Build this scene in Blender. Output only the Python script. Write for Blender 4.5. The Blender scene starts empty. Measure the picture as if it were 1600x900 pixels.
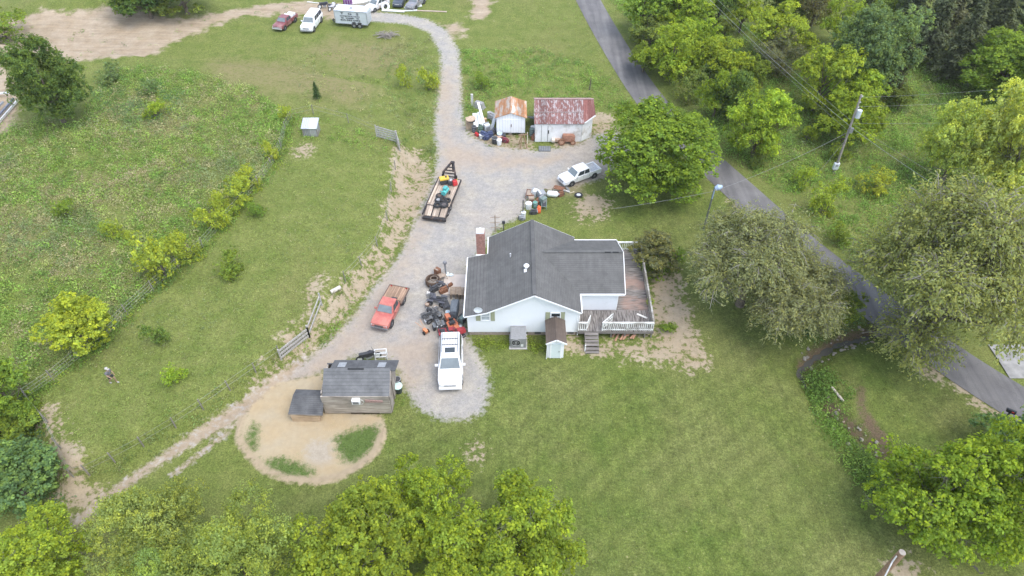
import bpy, math, random
import numpy as np
from mathutils import Vector, Matrix
R_ = math.radians
scene = bpy.context.scene
COL = scene.collection

# ------------------------------------------------------------------ camera, sky, sun, exposure
CAM_H, FPX = 42.0, 1067.0
S45 = math.sin(R_(45)); C45 = math.cos(R_(45))
cam_d = bpy.data.cameras.new("camera")
cam = bpy.data.objects.new("camera", cam_d); COL.objects.link(cam)
cam.location = (0, 0, CAM_H); cam.rotation_euler = (R_(45), 0, 0)
cam_d.sensor_width = 36.0; cam_d.lens = 36.0 * FPX / 1600.0
cam_d.clip_start = 0.5; cam_d.clip_end = 3000
scene.camera = cam

SUN_DIR = Vector((0.36, -0.26, 0.90)).normalized()
world = bpy.data.worlds.new("World"); scene.world = world
world.use_nodes = True
wt = world.node_tree; wt.nodes.clear()
wo = wt.nodes.new("ShaderNodeOutputWorld"); wb = wt.nodes.new("ShaderNodeBackground")
ws = wt.nodes.new("ShaderNodeTexSky"); ws.sky_type = 'NISHITA'; ws.sun_disc = False
ws.sun_elevation = math.asin(SUN_DIR.z); ws.sun_rotation = math.atan2(SUN_DIR.x, SUN_DIR.y)
ws.air_density = 1.0; ws.dust_density = 1.0; ws.ozone_density = 1.0
wh = wt.nodes.new("ShaderNodeHueSaturation"); wh.inputs['Saturation'].default_value = 0.62
wt.links.new(ws.outputs[0], wh.inputs['Color']); wt.links.new(wh.outputs[0], wb.inputs[0])
wb.inputs[1].default_value = 0.15
wt.links.new(wb.outputs[0], wo.inputs[0])
sun_d = bpy.data.lights.new("sun", 'SUN'); sun_d.energy = 0.85; sun_d.angle = R_(42); sun_d.color = (1.0, 0.96, 0.9)
sun = bpy.data.objects.new("sun", sun_d); COL.objects.link(sun)
sun.rotation_euler = SUN_DIR.to_track_quat('Z', 'Y').to_euler()
scene.view_settings.view_transform = 'Standard'; scene.view_settings.look = 'None'
scene.view_settings.gamma = 1.0; scene.view_settings.use_curve_mapping = False
scene.view_settings.exposure = 1.66
scene.cycles.max_bounces = 6; scene.cycles.transparent_max_bounces = 4
scene.cycles.use_denoising = True

# ------------------------------------------------------------------ pixel -> place
def ray(px, py):
    u = (px - 800) / FPX; v = (450 - py) / FPX
    return u, C45 + v * S45, -S45 + v * C45
def F(px, py, z=0.0):                      # where a photo pixel meets the level z
    dx, dy, dz = ray(px, py)
    t = (CAM_H - z) / -dz
    return dx * t, dy * t
def RY(px, py, Y):                         # where it meets the upright plane y = Y
    dx, dy, dz = ray(px, py)
    t = Y / dy
    return dx * t, CAM_H + dz * t
def FP(pts): return np.array([F(*p) for p in pts])

def sd_line(x, y, P):
    d = np.full(x.shape, 1e9)
    for a, b in zip(P[:-1], P[1:]):
        e = b - a; l = max(e @ e, 1e-9)
        t = np.clip(((x - a[0]) * e[0] + (y - a[1]) * e[1]) / l, 0, 1)
        d = np.minimum(d, np.hypot(x - a[0] - t * e[0], y - a[1] - t * e[1]))
    return d
def sd_poly(x, y, P):                      # positive inside
    Q = np.vstack([P, P[:1]])
    d = sd_line(x, y, Q)
    ins = np.zeros(x.shape, bool)
    for a, b in zip(Q[:-1], Q[1:]):
        c = ((a[1] > y) != (b[1] > y))
        den = (b[1] - a[1]) if abs(b[1] - a[1]) > 1e-12 else 1e-12
        ins ^= c & (x < (b[0] - a[0]) * (y - a[1]) / den + a[0])
    return np.where(ins, d, -d)
def sstep(a, b, x):
    t = np.clip((x - a) / (b - a), 0, 1); return t * t * (3 - 2 * t)

FIELD = FP([(632,215),(614,300),(606,350),(583,400),(538,455),(500,505),(455,550),(395,592),(300,655),(200,705),(120,745),(40,640),(-400,620),(-900,250),(-300,60),(300,110),(480,130),(600,150)])
CREEK = FP([(1374,513),(1345,522),(1312,530),(1275,552),(1252,572),(1262,592),(1290,630),(1325,668),(1362,700),(1388,730),(1425,780),(1480,830),(1560,900)])
BERM = FP([(378,655),(374,688),(390,714),(416,736),(450,750),(495,753),(532,745),(562,729),(588,707),(600,674)])
MOUND = np.array(F(150, 12))
def hz(x, y):
    x = np.asarray(x, float); y = np.asarray(y, float)
    h = 1.55 * sstep(-1.7, 0.5, sd_poly(x, y, FIELD))
    c = sd_line(x, y, CREEK)
    h = h - 0.95 * np.exp(-(c / 0.95) ** 2) + .18 * np.exp(-(sd_line(x, y, BERM) / .45) ** 2)
    h = h + 2.6 * np.exp(-((x - MOUND[0]) / 14) ** 2 - ((y - MOUND[1]) / 7) ** 2)
    h = h + 0.07 * np.sin(x * .31 + 1) * np.sin(y * .27) + 0.05 * np.sin(x * .8 + y * .5) * (h > .5)
    return h
def H1(x, y): return float(hz(np.array([x]), np.array([y]))[0])
def P(px, py):                             # where a photo pixel meets the ground
    z = 0.0
    for _ in range(10):
        x, y = F(px, py, z); z = .5 * z + .5 * H1(x, y)
    x, y = F(px, py, z)
    return x, y, H1(x, y)

# ------------------------------------------------------------------ materials
class NT:
    def __init__(s, name):
        s.m = bpy.data.materials.new(name); s.m.use_nodes = True
        s.t = s.m.node_tree; s.t.nodes.clear()
        s.out = s.n('ShaderNodeOutputMaterial')
    def n(s, typ, **kw):
        nd = s.t.nodes.new(typ)
        for k, v in kw.items(): setattr(nd, k, v)
        return nd
    def set(s, inp, v):
        if isinstance(v, bpy.types.NodeSocket): s.t.links.new(v, inp)
        elif isinstance(v, (tuple, list)) and len(v) == 3 and inp.type == 'RGBA': inp.default_value = (*v, 1)
        else: inp.default_value = v
    def pos(s):
        if not hasattr(s, '_p'): s._p = s.n('ShaderNodeNewGeometry').outputs['Position']
        return s._p
    def obj(s):
        if not hasattr(s, '_o'): s._o = s.n('ShaderNodeTexCoord').outputs['Object']
        return s._o
    def mapping(s, vec, scale=(1,1,1), rot=(0,0,0)):
        m = s.n('ShaderNodeMapping'); s.set(m.inputs['Vector'], vec)
        m.inputs['Scale'].default_value = scale; m.inputs['Rotation'].default_value = rot
        return m.outputs[0]
    def noise(s, vec, scale, detail=3, rough=.55):
        n = s.n('ShaderNodeTexNoise'); s.set(n.inputs['Vector'], vec)
        n.inputs['Scale'].default_value = scale; n.inputs['Detail'].default_value = detail; n.inputs['Roughness'].default_value = rough
        return n.outputs['Fac']
    def voro(s, vec, scale):
        n = s.n('ShaderNodeTexVoronoi'); s.set(n.inputs['Vector'], vec); n.inputs['Scale'].default_value = scale
        return n
    def mr(s, v, a, b, c=0.0, d=1.0):
        n = s.n('ShaderNodeMapRange'); s.set(n.inputs[0], v)
        for i, q in enumerate((a, b, c, d)): n.inputs[1 + i].default_value = q
        return n.outputs[0]
    def math(s, op, a, b=0.0):
        n = s.n('ShaderNodeMath', operation=op); s.set(n.inputs[0], a); s.set(n.inputs[1], b); return n.outputs[0]
    def mix(s, f, a, b, mode='MIX'):
        n = s.n('ShaderNodeMix', data_type='RGBA', blend_type=mode)
        s.set(n.inputs[0], f); s.set(n.inputs[6], a); s.set(n.inputs[7], b); return n.outputs[2]
    def attr(s, name):
        return s.n('ShaderNodeAttribute', attribute_name=name)
    def bump(s, h, strength=.3, dist=.05):
        b = s.n('ShaderNodeBump'); s.set(b.inputs['Height'], h); b.inputs['Strength'].default_value = strength; b.inputs['Distance'].default_value = dist
        return b.outputs[0]
    def gain(s, col, f, lo, hi):           # multiply a colour by lo..hi
        g = s.mr(f, .25, .75, lo, hi)
        c = s.n('ShaderNodeCombineColor')
        for i in range(3): s.set(c.inputs[i], g)
        return s.mix(1.0, col, c.outputs[0], 'MULTIPLY')
    def finish(s, col, rough=.8, normal=None, metal=0.0, spec=.3, coat=0.0):
        b = s.n('ShaderNodeBsdfPrincipled')
        s.set(b.inputs['Base Color'], col); s.set(b.inputs['Roughness'], rough); s.set(b.inputs['Metallic'], metal)
        b.inputs['Specular IOR Level'].default_value = spec
        b.inputs['Coat Weight'].default_value = coat
        if normal is not None: s.set(b.inputs['Normal'], normal)
        s.t.links.new(b.outputs[0], s.out.inputs[0])
        return s.m

_mc = {}
def M(col, rough=.7, metal=0.0, var=.25, scale=6.0, spec=.3, coat=0.0, dirt=None, dirt_amt=.5):
    key = (tuple(col), rough, metal, var, scale, spec, coat, dirt, dirt_amt)
    if key in _mc: return _mc[key]
    t = NT("surface")
    n = t.noise(t.obj(), scale, 4)
    c = t.gain(tuple(col), n, 1 - var, 1 + var)
    if dirt:
        n2 = t.noise(t.mapping(t.obj(), (1, 1, 1)), scale * .45, 5, .65)
        c = t.mix(t.mr(n2, .62 - dirt_amt * .35, .78 - dirt_amt * .3), c, dirt)
    _mc[key] = t.finish(c, rough, t.bump(n, .12, .02), metal, spec, coat)
    return _mc[key]
def wood_mat(c1, c2, axis=0, period=.14, rough=.85, gap=.6):
    t = NT("weathered_wood")
    sc = [14, 14, 14]; sc[axis] = .9
    g = t.noise(t.mapping(t.obj(), tuple(sc)), 1.0, 4, .6)
    big = t.noise(t.obj(), .8, 3)
    c = t.mix(t.mr(g, .3, .7), c1, c2)
    c = t.gain(c, big, .7, 1.3)
    other = t.n('ShaderNodeSeparateXYZ'); t.set(other.inputs[0], t.obj())
    ax = {0: 1, 1: 0, 2: 0}[axis]
    f = t.math('FRACT', t.math('DIVIDE', other.outputs[ax], period))
    line = t.math('GREATER_THAN', t.math('ABSOLUTE', t.math('SUBTRACT', f, .5)), .44)
    brd = t.n('ShaderNodeTexWhiteNoise', noise_dimensions='1D'); t.set(brd.inputs['W'], t.math('FLOOR', t.math('DIVIDE', other.outputs[ax], period)))
    c = t.gain(c, brd.outputs['Value'], .8, 1.2)
    c = t.mix(t.math('MULTIPLY', line, gap), c, (c1[0] * .25, c1[1] * .25, c1[2] * .25))
    return t.finish(c, rough, t.bump(g, .3, .02))
def tin_mat(base, rust, amt, axis=0, period=.2, rough=.5, metal=.3, spread=1.1):
    t = NT("corrugated_metal")
    sep = t.n('ShaderNodeSeparateXYZ'); t.set(sep.inputs[0], t.obj())
    w = t.math('SINE', t.math('MULTIPLY', sep.outputs[axis], 2 * math.pi / period))
    sc = [2.0, 2.0, 2.0]; sc[1 - axis] = .45
    n = t.noise(t.mapping(t.obj(), tuple(sc)), spread, 6, .68)
    n2 = t.noise(t.obj(), 9, 4, .7)
    k = t.math('ADD', t.math('MULTIPLY', n, .72), t.math('MULTIPLY', n2, .28))
    c = t.mix(t.mr(k, .62 - amt * .3, .7 - amt * .3), base, rust)
    sheet = t.n('ShaderNodeTexWhiteNoise', noise_dimensions='1D'); t.set(sheet.inputs['W'], t.math('FLOOR', t.math('DIVIDE', sep.outputs[axis], .75)))
    c = t.gain(c, sheet.outputs['Value'], .78, 1.2)
    c = t.gain(c, n2, .7, 1.3)
    return t.finish(c, rough, t.bump(w, .5, .03), metal)
def shingle_mat(col, light, row=.16):
    t = NT("roof_shingles")
    sep = t.n('ShaderNodeSeparateXYZ'); t.set(sep.inputs[0], t.obj())
    n = t.noise(t.obj(), 1.0, 5, .62); n2 = t.noise(t.obj(), 26, 3, .7)
    v = t.voro(t.mapping(t.obj(), (3.2, 3.2, 6)), 1.0)
    c = t.mix(t.mr(n, .3, .75), col, light)
    c = t.gain(c, n2, .86, 1.14); c = t.gain(c, t.noise(t.mapping(t.obj(), (2.6, .25, .25)), 1.0, 4, .7), .90, 1.10)
    vv = t.n('ShaderNodeSeparateColor'); t.set(vv.inputs[0], v.outputs['Color'])
    c = t.gain(c, vv.outputs[0], .955, 1.045)
    f = t.math('FRACT', t.math('DIVIDE', sep.outputs[2], row * .45))
    c = t.mix(t.math('MULTIPLY', t.math('GREATER_THAN', f, .82), .35), c, (col[0] * .4, col[1] * .4, col[2] * .4))
    return t.finish(c, .92, t.bump(n2, .3, .02), 0, .15)
def siding_mat(col, row=.13, axis=2, dirt=(.42, .41, .38), lines=.32):
    t = NT("lap_siding")
    sep = t.n('ShaderNodeSeparateXYZ'); t.set(sep.inputs[0], t.obj())
    f = t.math('FRACT', t.math('DIVIDE', sep.outputs[axis], row))
    n = t.noise(t.mapping(t.obj(), (1, 1, .35)), 2.2, 5, .6)
    c = t.mix(t.mr(n, .55, .9, 0, .25), col, dirt)
    c = t.mix(t.math('MULTIPLY', t.math('GREATER_THAN', f, .86), lines), c, (.25, .26, .28))
    return t.finish(c, .55, t.bump(f, .25, .02), 0, .3)
def brick_mat(c1, c2, mortar=(.4, .37, .33), scale=4.0):
    t = NT("brickwork")
    m = t.n('ShaderNodeTexBrick'); 
    sep = t.n('ShaderNodeSeparateXYZ'); t.set(sep.inputs[0], t.obj())
    cb = t.n('ShaderNodeCombineXYZ'); t.set(cb.inputs[0], t.math('ADD', sep.outputs[0], sep.outputs[1])); t.set(cb.inputs[1], sep.outputs[2])
    t.set(m.inputs['Vector'], cb.outputs[0]); m.inputs['Scale'].default_value = scale
    m.inputs['Color1'].default_value = (*c1, 1); m.inputs['Color2'].default_value = (*c2, 1); m.inputs['Mortar'].default_value = (*mortar, 1)
    m.inputs['Mortar Size'].default_value = .02
    n = t.noise(t.obj(), 5, 4)
    return t.finish(t.gain(m.outputs[0], n, .75, 1.25), .9)

def leaf_mat():
    t = NT("leaves")
    oc = t.n('ShaderNodeObjectInfo').outputs['Color']
    a = t.attr('tint').outputs['Fac']; b = t.attr('tip').outputs['Fac']
    g = t.n('ShaderNodeCombineColor')
    for i in range(3): t.set(g.inputs[i], a)
    c = t.mix(1.0, oc, g.outputs[0], 'MULTIPLY')
    c = t.mix(t.math('MULTIPLY', b, .85), c, t.mix(1.0, c, (1.75, 1.45, .65), 'MULTIPLY'))
    d = t.n('ShaderNodeBsdfDiffuse'); t.set(d.inputs[0], c)
    tr = t.n('ShaderNodeBsdfTranslucent'); t.set(tr.inputs[0], t.mix(1.0, c, (1.25, 1.2, .6), 'MULTIPLY'))
    ms = t.n('ShaderNodeMixShader'); ms.inputs[0].default_value = .46
    t.t.links.new(d.outputs[0], ms.inputs[1]); t.t.links.new(tr.outputs[0], ms.inputs[2])
    t.t.links.new(ms.outputs[0], t.out.inputs[0])
    return t.m
def weed_mat():
    t = NT("weed_blades")
    c = t.attr('col').outputs['Color']
    d = t.n('ShaderNodeBsdfDiffuse'); t.set(d.inputs[0], c)
    tr = t.n('ShaderNodeBsdfTranslucent'); t.set(tr.inputs[0], c)
    ms = t.n('ShaderNodeMixShader'); ms.inputs[0].default_value = .48
    t.t.links.new(d.outputs[0], ms.inputs[1]); t.t.links.new(tr.outputs[0], ms.inputs[2])
    t.t.links.new(ms.outputs[0], t.out.inputs[0])
    return t.m
LEAF = leaf_mat(); WEED = weed_mat()
BARK = M((.13, .105, .08), .9, var=.4, scale=5)
TWIG = M((.235, .215, .185), .9, var=.3, scale=3)

# ------------------------------------------------------------------ mesh building
def link(o, parent=None):
    COL.objects.link(o)
    if parent is not None: o.parent = parent
    return o
def tag(o, label=None, cat=None, group=None, kind=None):
    if label: o['label'] = label
    if cat: o['category'] = cat
    if group: o['group'] = group
    if kind: o['kind'] = kind
    return o
def thing(name, label, cat, loc=(0, 0, 0), rz=0.0, group=None):
    o = bpy.data.objects.new(name, None); o.empty_display_size = .3
    o.location = loc; o.rotation_euler = (0, 0, rz)
    return tag(link(o), label, cat, group)
def copy_tree(o, parent=None):
    c = o.copy(); link(c, parent)
    for ch in list(o.children): copy_tree(ch, c)
    return c

class MB:
    def __init__(s): s.v = []; s.f = []
    def add(s, vs, fs):
        k = len(s.v); s.v += [tuple(map(float, p)) for p in vs]; s.f += [tuple(i + k for i in f) for f in fs]; return s
    def box(s, c, d, rz=0.0, mat=None, taper=1.0):
        x, y, z = (q / 2 for q in d)
        vs = [(-x,-y,-z),(x,-y,-z),(x,y,-z),(-x,y,-z),(-x*taper,-y*taper,z),(x*taper,-y*taper,z),(x*taper,y*taper,z),(-x*taper,y*taper,z)]
        Mx = mat if mat is not None else Matrix.Rotation(rz, 4, 'Z')
        vs = [tuple(Mx @ Vector(p) + Vector(c)) for p in vs]
        return s.add(vs, [(0,3,2,1),(4,5,6,7),(0,1,5,4),(1,2,6,5),(2,3,7,6),(3,0,4,7)])
    def bar(s, a, b, w, h=None):           # a rectangular bar from a to b
        a = Vector(a); b = Vector(b); h = h or w
        d = (b - a); L = d.length
        q = d.to_track_quat('X', 'Z').to_matrix().to_4x4()
        return s.box((a + b) / 2, (L, w, h), mat=q)
    def tube(s, pts, radii, n=8, cap=True):
        pts = [Vector(p) for p in pts]
        if not hasattr(radii, '__len__'): radii = [radii] * len(pts)
        vs = []; up = None
        for i, p in enumerate(pts):
            d = (pts[min(i + 1, len(pts) - 1)] - pts[max(i - 1, 0)])
            if d.length < 1e-9: d = Vector((0, 0, 1))
            d.normalize()
            if up is None: up = d.orthogonal().normalized()
            up = (up - d * up.dot(d))
            up = up.normalized() if up.length > 1e-6 else d.orthogonal().normalized()
            sd = d.cross(up)
            for k in range(n):
                a = 2 * math.pi * k / n
                vs.append(p + (up * math.cos(a) + sd * math.sin(a)) * radii[i])
        fs = []
        for i in range(len(pts) - 1):
            for k in range(n):
                k2 = (k + 1) % n
                fs.append((i*n+k, i*n+k2, (i+1)*n+k2, (i+1)*n+k))
        if cap:
            fs.append(tuple(range(n))[::-1]); fs.append(tuple((len(pts)-1)*n + k for k in range(n)))
        return s.add(vs, fs)
    def cyl(s, a, b, r0, r1=None, n=14): return s.tube([a, b], [r0, r0 if r1 is None else r1], n)
    def ring(s, c, Rr, r, axis=(0, 0, 1), n=20, m=8, flat=1.0):
        q = Vector(axis).to_track_quat('Z', 'Y').to_matrix(); c = Vector(c)
        vs = []; fs = []
        for i in range(n):
            a = 2 * math.pi * i / n
            for k in range(m):
                b = 2 * math.pi * k / m
                p = Vector(((Rr + r * math.cos(b)) * math.cos(a), (Rr + r * math.cos(b)) * math.sin(a), r * math.sin(b) * flat))
                vs.append(c + q @ p)
        for i in range(n):
            for k in range(m):
                fs.append((i*m+k, ((i+1)%n)*m+k, ((i+1)%n)*m+(k+1)%m, i*m+(k+1)%m))
        return s.add(vs, fs)
    def blob(s, c, d, seed=0, rough=.15, n=10, m=6):
        rnd = random.Random(seed); vs = [(c[0], c[1], c[2] - d[2] / 2)]; fs = []
        for j in range(1, m):
            ph = math.pi * j / m - math.pi / 2
            for i in range(n):
                a = 2 * math.pi * i / n; k = 1 + rnd.uniform(-rough, rough)
                vs.append((c[0] + d[0]/2*math.cos(ph)*math.cos(a)*k, c[1] + d[1]/2*math.cos(ph)*math.sin(a)*k, c[2] + d[2]/2*math.sin(ph)*k))
        vs.append((c[0], c[1], c[2] + d[2] / 2)); T = len(vs) - 1
        for i in range(n): fs.append((0, 1 + (i+1) % n, 1 + i))
        for j in range(m - 2):
            for i in range(n): fs.append((1+j*n+i, 1+j*n+(i+1)%n, 1+(j+1)*n+(i+1)%n, 1+(j+1)*n+i))
        for i in range(n): fs.append((1+(m-2)*n+i, 1+(m-2)*n+(i+1)%n, T))
        return s.add(vs, fs)
    def loft(s, rings, cap=True):
        n = len(rings[0]); vs = [p for r in rings for p in r]; fs = []
        for i in range(len(rings) - 1):
            for k in range(n):
                fs.append((i*n+k, i*n+(k+1)%n, (i+1)*n+(k+1)%n, (i+1)*n+k))
        if cap: fs += [tuple(range(n))[::-1], tuple((len(rings)-1)*n+k for k in range(n))]
        return s.add(vs, fs)
    def prism(s, poly, d):                 # polygon (3-D points) pushed along d
        d = Vector(d); n = len(poly); a = [Vector(p) for p in poly]; b = [p + d for p in a]
        return s.add(a + b, [tuple(range(n))[::-1], tuple(range(n, 2*n))] + [(k, (k+1) % n, n + (k+1) % n, n + k) for k in range(n)])
    def build(s, name, mat, parent=None, smooth=False, bevel=0.0, loc=None, rz=None):
        me = bpy.data.meshes.new(name); me.from_pydata(s.v, [], s.f); me.validate()
        import bmesh
        bm = bmesh.new(); bm.from_mesh(me); bmesh.ops.recalc_face_normals(bm, faces=bm.faces); bm.to_mesh(me); bm.free()
        me.materials.append(mat)
        if smooth:
            me.shade_smooth(); me.set_sharp_from_angle(angle=R_(40))
        o = link(bpy.data.objects.new(name, me), parent)
        if bevel:
            b = o.modifiers.new("bevel", 'BEVEL'); b.width = bevel; b.segments = 2; b.limit_method = 'ANGLE'
        if loc is not None: o.location = loc
        if rz is not None: o.rotation_euler = (0, 0, rz)
        return o

def quads_mesh(name, ctr, nrm, ln, wd, mat, fattrs=None, colattr=None, seed=0, bend=.25, axis=None):
    """a mesh of many small leaf-shaped quads"""
    rg = np.random.default_rng(seed); N = len(ctr)
    nrm = nrm / (np.linalg.norm(nrm, axis=1, keepdims=True) + 1e-9)
    rv = rg.normal(size=(N, 3)) if axis is None else axis
    a = rv - nrm * np.sum(rv * nrm, 1, keepdims=True); a /= np.linalg.norm(a, axis=1, keepdims=True) + 1e-9
    b = np.cross(nrm, a)
    ln = np.broadcast_to(ln, N)[:, None]; wd = np.broadcast_to(wd, N)[:, None]
    v = np.empty((N, 4, 3))
    v[:, 0] = ctr - a * ln / 2; v[:, 2] = ctr + a * ln / 2 - nrm * ln * bend
    v[:, 1] = ctr + b * wd / 2; v[:, 3] = ctr - b * wd / 2
    me = bpy.data.meshes.new(name)
    me.vertices.add(N * 4); me.vertices.foreach_set('co', v.ravel())
    me.loops.add(N * 4); me.loops.foreach_set('vertex_index', np.arange(N * 4, dtype=np.int32))
    me.polygons.add(N); me.polygons.foreach_set('loop_start', np.arange(0, N * 4, 4, dtype=np.int32))
    me.update(calc_edges=True)
    for k, val in (fattrs or {}).items():
        at = me.attributes.new(k, 'FLOAT', 'FACE'); at.data.foreach_set('value', np.asarray(val, np.float32))
    if colattr is not None:
        at = me.attributes.new('col', 'FLOAT_COLOR', 'FACE')
        at.data.foreach_set('color', np.hstack([colattr, np.ones((N, 1))]).astype(np.float32).ravel())
    me.materials.append(mat)
    return me
# ------------------------------------------------------------------ the ground
PIX = {
 'gravel': [[(560,17),(625,22),(668,30),(698,48),(716,78),(720,120),(723,185),(734,212),(768,229),(840,236),(905,226),(925,212),(965,205),(985,235),(962,262),(938,280),(900,291),(850,299),(826,308),(812,340),(786,350),(766,370),(744,400),(731,422),(728,500),(729,528),(746,548),(761,580),(765,610),(756,642),(731,656),(690,655),(655,640),(636,612),(622,575),(600,560),(560,556),(520,570),(480,590),(440,598),(480,560),(520,527),(556,490),(582,452),(610,420),(630,390),(646,350),(660,320),(677,285),(684,245),(679,200),(683,160),(690,120),(688,82),(670,50),(638,38),(560,32)],
            [(478,700),(490,688),(515,690),(522,725),(500,733),(480,725)],
            [(925,222),(950,215),(960,222),(960,235),(930,232)]],
 'track': [[(480,585),(445,600),(408,638),(350,672),(290,705),(225,745),(175,785),(125,822),(95,830),(140,785),(205,740),(290,680),(365,630),(430,582),(480,553)],
           [(425,620),(392,652),(345,690),(300,725),(270,747),(262,742),(300,712),(352,672),(392,638),(420,612)]],
 'dirt': [[(-300,20),(0,28),(60,18),(130,20),(190,6),(240,22),(290,30),(350,18),(440,4),(510,4),(585,14),(590,33),(440,21),(380,26),(330,41),(262,70),(205,93),(120,95),(60,82),(20,78),(0,95),(25,130),(35,165),(15,205),(-300,330)],
          [(735,-12),(768,-12),(766,28),(738,30)], [(690,40),(718,38),(724,55),(708,58)]],
 'tan': [[(664,325),(650,360),(632,395),(610,430),(585,462),(555,500),(520,535),(480,572),(440,600),(470,600),(520,575),(560,545),(590,510),(620,455),(640,405),(660,360)],[(690,200),(705,200),(712,225),(760,240),(840,246),(880,240),(885,252),(800,262),(720,262),(700,300),(690,330),(676,320),(690,270),(692,230)],[(692,110),(700,110),(702,200),(692,200)],[(860,290),(900,280),(905,300),(870,302)],[(600,540),(660,520),(680,560),(640,600),(612,570)]],
 'sand': [[(430,600),(470,592),(505,585),(515,640),(595,648),(604,668),(598,692),(585,712),(560,733),(530,748),(495,757),(450,752),(412,735),(388,712),(373,688),(376,662),(395,632)]],
 'patch': [[(625,228),(652,238),(668,262),(674,300),(658,325),(641,345),(618,388),(598,405),(606,350),(612,300)],
           [(596,398),(618,388),(606,412),(580,445),(548,475),(516,508),(470,552),(430,585),(405,597),(450,552),(500,506),(535,462),(575,418)],
           [(1018,425),(1058,430),(1066,470),(1082,515),(1104,570),(1072,578),(1040,562),(1000,554),(935,556),(905,548),(885,540),(900,532),(925,540),(1000,535),(1025,525),(1018,470)],
           [(898,322),(915,304),(938,306),(950,322),(940,338),(905,342)],
           [(60,640),(88,650),(103,690),(118,720),(133,755),(165,775),(125,800),(92,775),(103,735),(82,690)],
           [(1116,282),(1128,288),(1176,342),(1164,344)], [(1490,588),(1502,590),(1560,648),(1550,652)], [(462,232),(478,226),(488,236),(472,244)], [(1440,575),(1462,568),(1480,578),(1462,590)],
           [(732,694),(742,698),(752,708),(738,706)],
           [(445,525),(462,505),(470,520),(455,545)], [(480,445),(500,430),(490,470),(476,492)],
           [(1555,640),(1580,650),(1575,670),(1550,655)], [(1385,892),(1415,878),(1440,895),(1440,930),(1380,930)],
           [(735,200),(790,208),(830,222),(830,240),(770,235),(738,222)], [(870,222),(925,220),(925,240),(880,242)], [(925,180),(950,178),(962,200),(955,225),(930,225)]],
 'dry': [[(60,290),(130,275),(210,262),(290,250),(300,270),(240,300),(150,318),(70,325)], [(180,170),(300,180),(330,215),(230,215)],
         [(340,95),(470,100),(590,140),(560,165),(420,140),(330,125)], [(0,330),(70,340),(60,400),(0,420)], [(100,380),(170,385),(160,430),(90,425)],
         [(330,120),(420,150),(400,200),(330,180)], [(520,60),(620,70),(640,110),(560,120),(470,80)]],
 'lawn': [[(640,650),(700,660),(760,645),(770,600),(745,545),(860,560),(1000,565),(1110,575),(1090,500),(1050,420),(1010,370),(940,345),(850,345),(830,310),(900,295),(945,285),(1010,310),(1110,310),(1160,345),(1300,470),(1350,525),(1260,560),(1300,650),(1380,740),(1420,960),(460,960),(380,800),(420,752),(540,752),(610,700),(604,655)],
          [(1290,560),(1350,535),(1380,530),(1490,590),(1560,655),(1500,760),(1400,720),(1350,640),(1300,600)]],
 'mud': [[(1374,508),(1345,514),(1312,522),(1272,543),(1246,566),(1248,582),(1258,584),(1278,557),(1314,538),(1350,530),(1376,524)],
         [(1282,624),(1300,628),(1330,655),(1352,682),(1380,706),(1396,716),(1390,726),(1355,707),(1320,672),(1288,642)],
         [(1340,605),(1350,606),(1352,640),(1392,690),(1388,715),(1372,700),(1352,665),(1342,640)]],
 'clover': [[(385,672),(396,660),(404,668),(402,700),(392,706),(382,690)], [(408,718),(440,715),(465,722),(492,735),(488,747),(450,745),(418,735)],
            [(522,685),(548,672),(590,664),(594,675),(580,705),(552,725),(532,718)]],
}
XA, XB, YA, YB, GS = -112.0, 112.0, 4.0, 128.0, 0.4
gx = np.arange(XA, XB + GS / 2, GS); gy = np.arange(YA, YB + GS / 2, GS)
GX, GY = np.meshgrid(gx, gy); nx, ny = len(gx), len(gy)
gxf, gyf = GX.ravel(), GY.ravel()
PP = {k: [np.array([P(*q)[:2] for q in poly]) for poly in L] for k, L in PIX.items()}
ATT = {}
for k, L in PP.items():
    d = np.full(gxf.shape, -4.0)
    for poly in L:
        lo = poly.min(0) - 4; hi = poly.max(0) + 4
        mk = (gxf > lo[0]) & (gxf < hi[0]) & (gyf > lo[1]) & (gyf < hi[1])
        if mk.any(): d[mk] = np.maximum(d[mk], np.clip(sd_poly(gxf[mk], gyf[mk], poly), -4, 4))
    ATT[k] = d
ATT['rim'] = .28 - np.clip(sd_line(gxf, gyf, BERM), 0, 3); PIX['rim'] = []
gz = hz(gxf, gyf)

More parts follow.
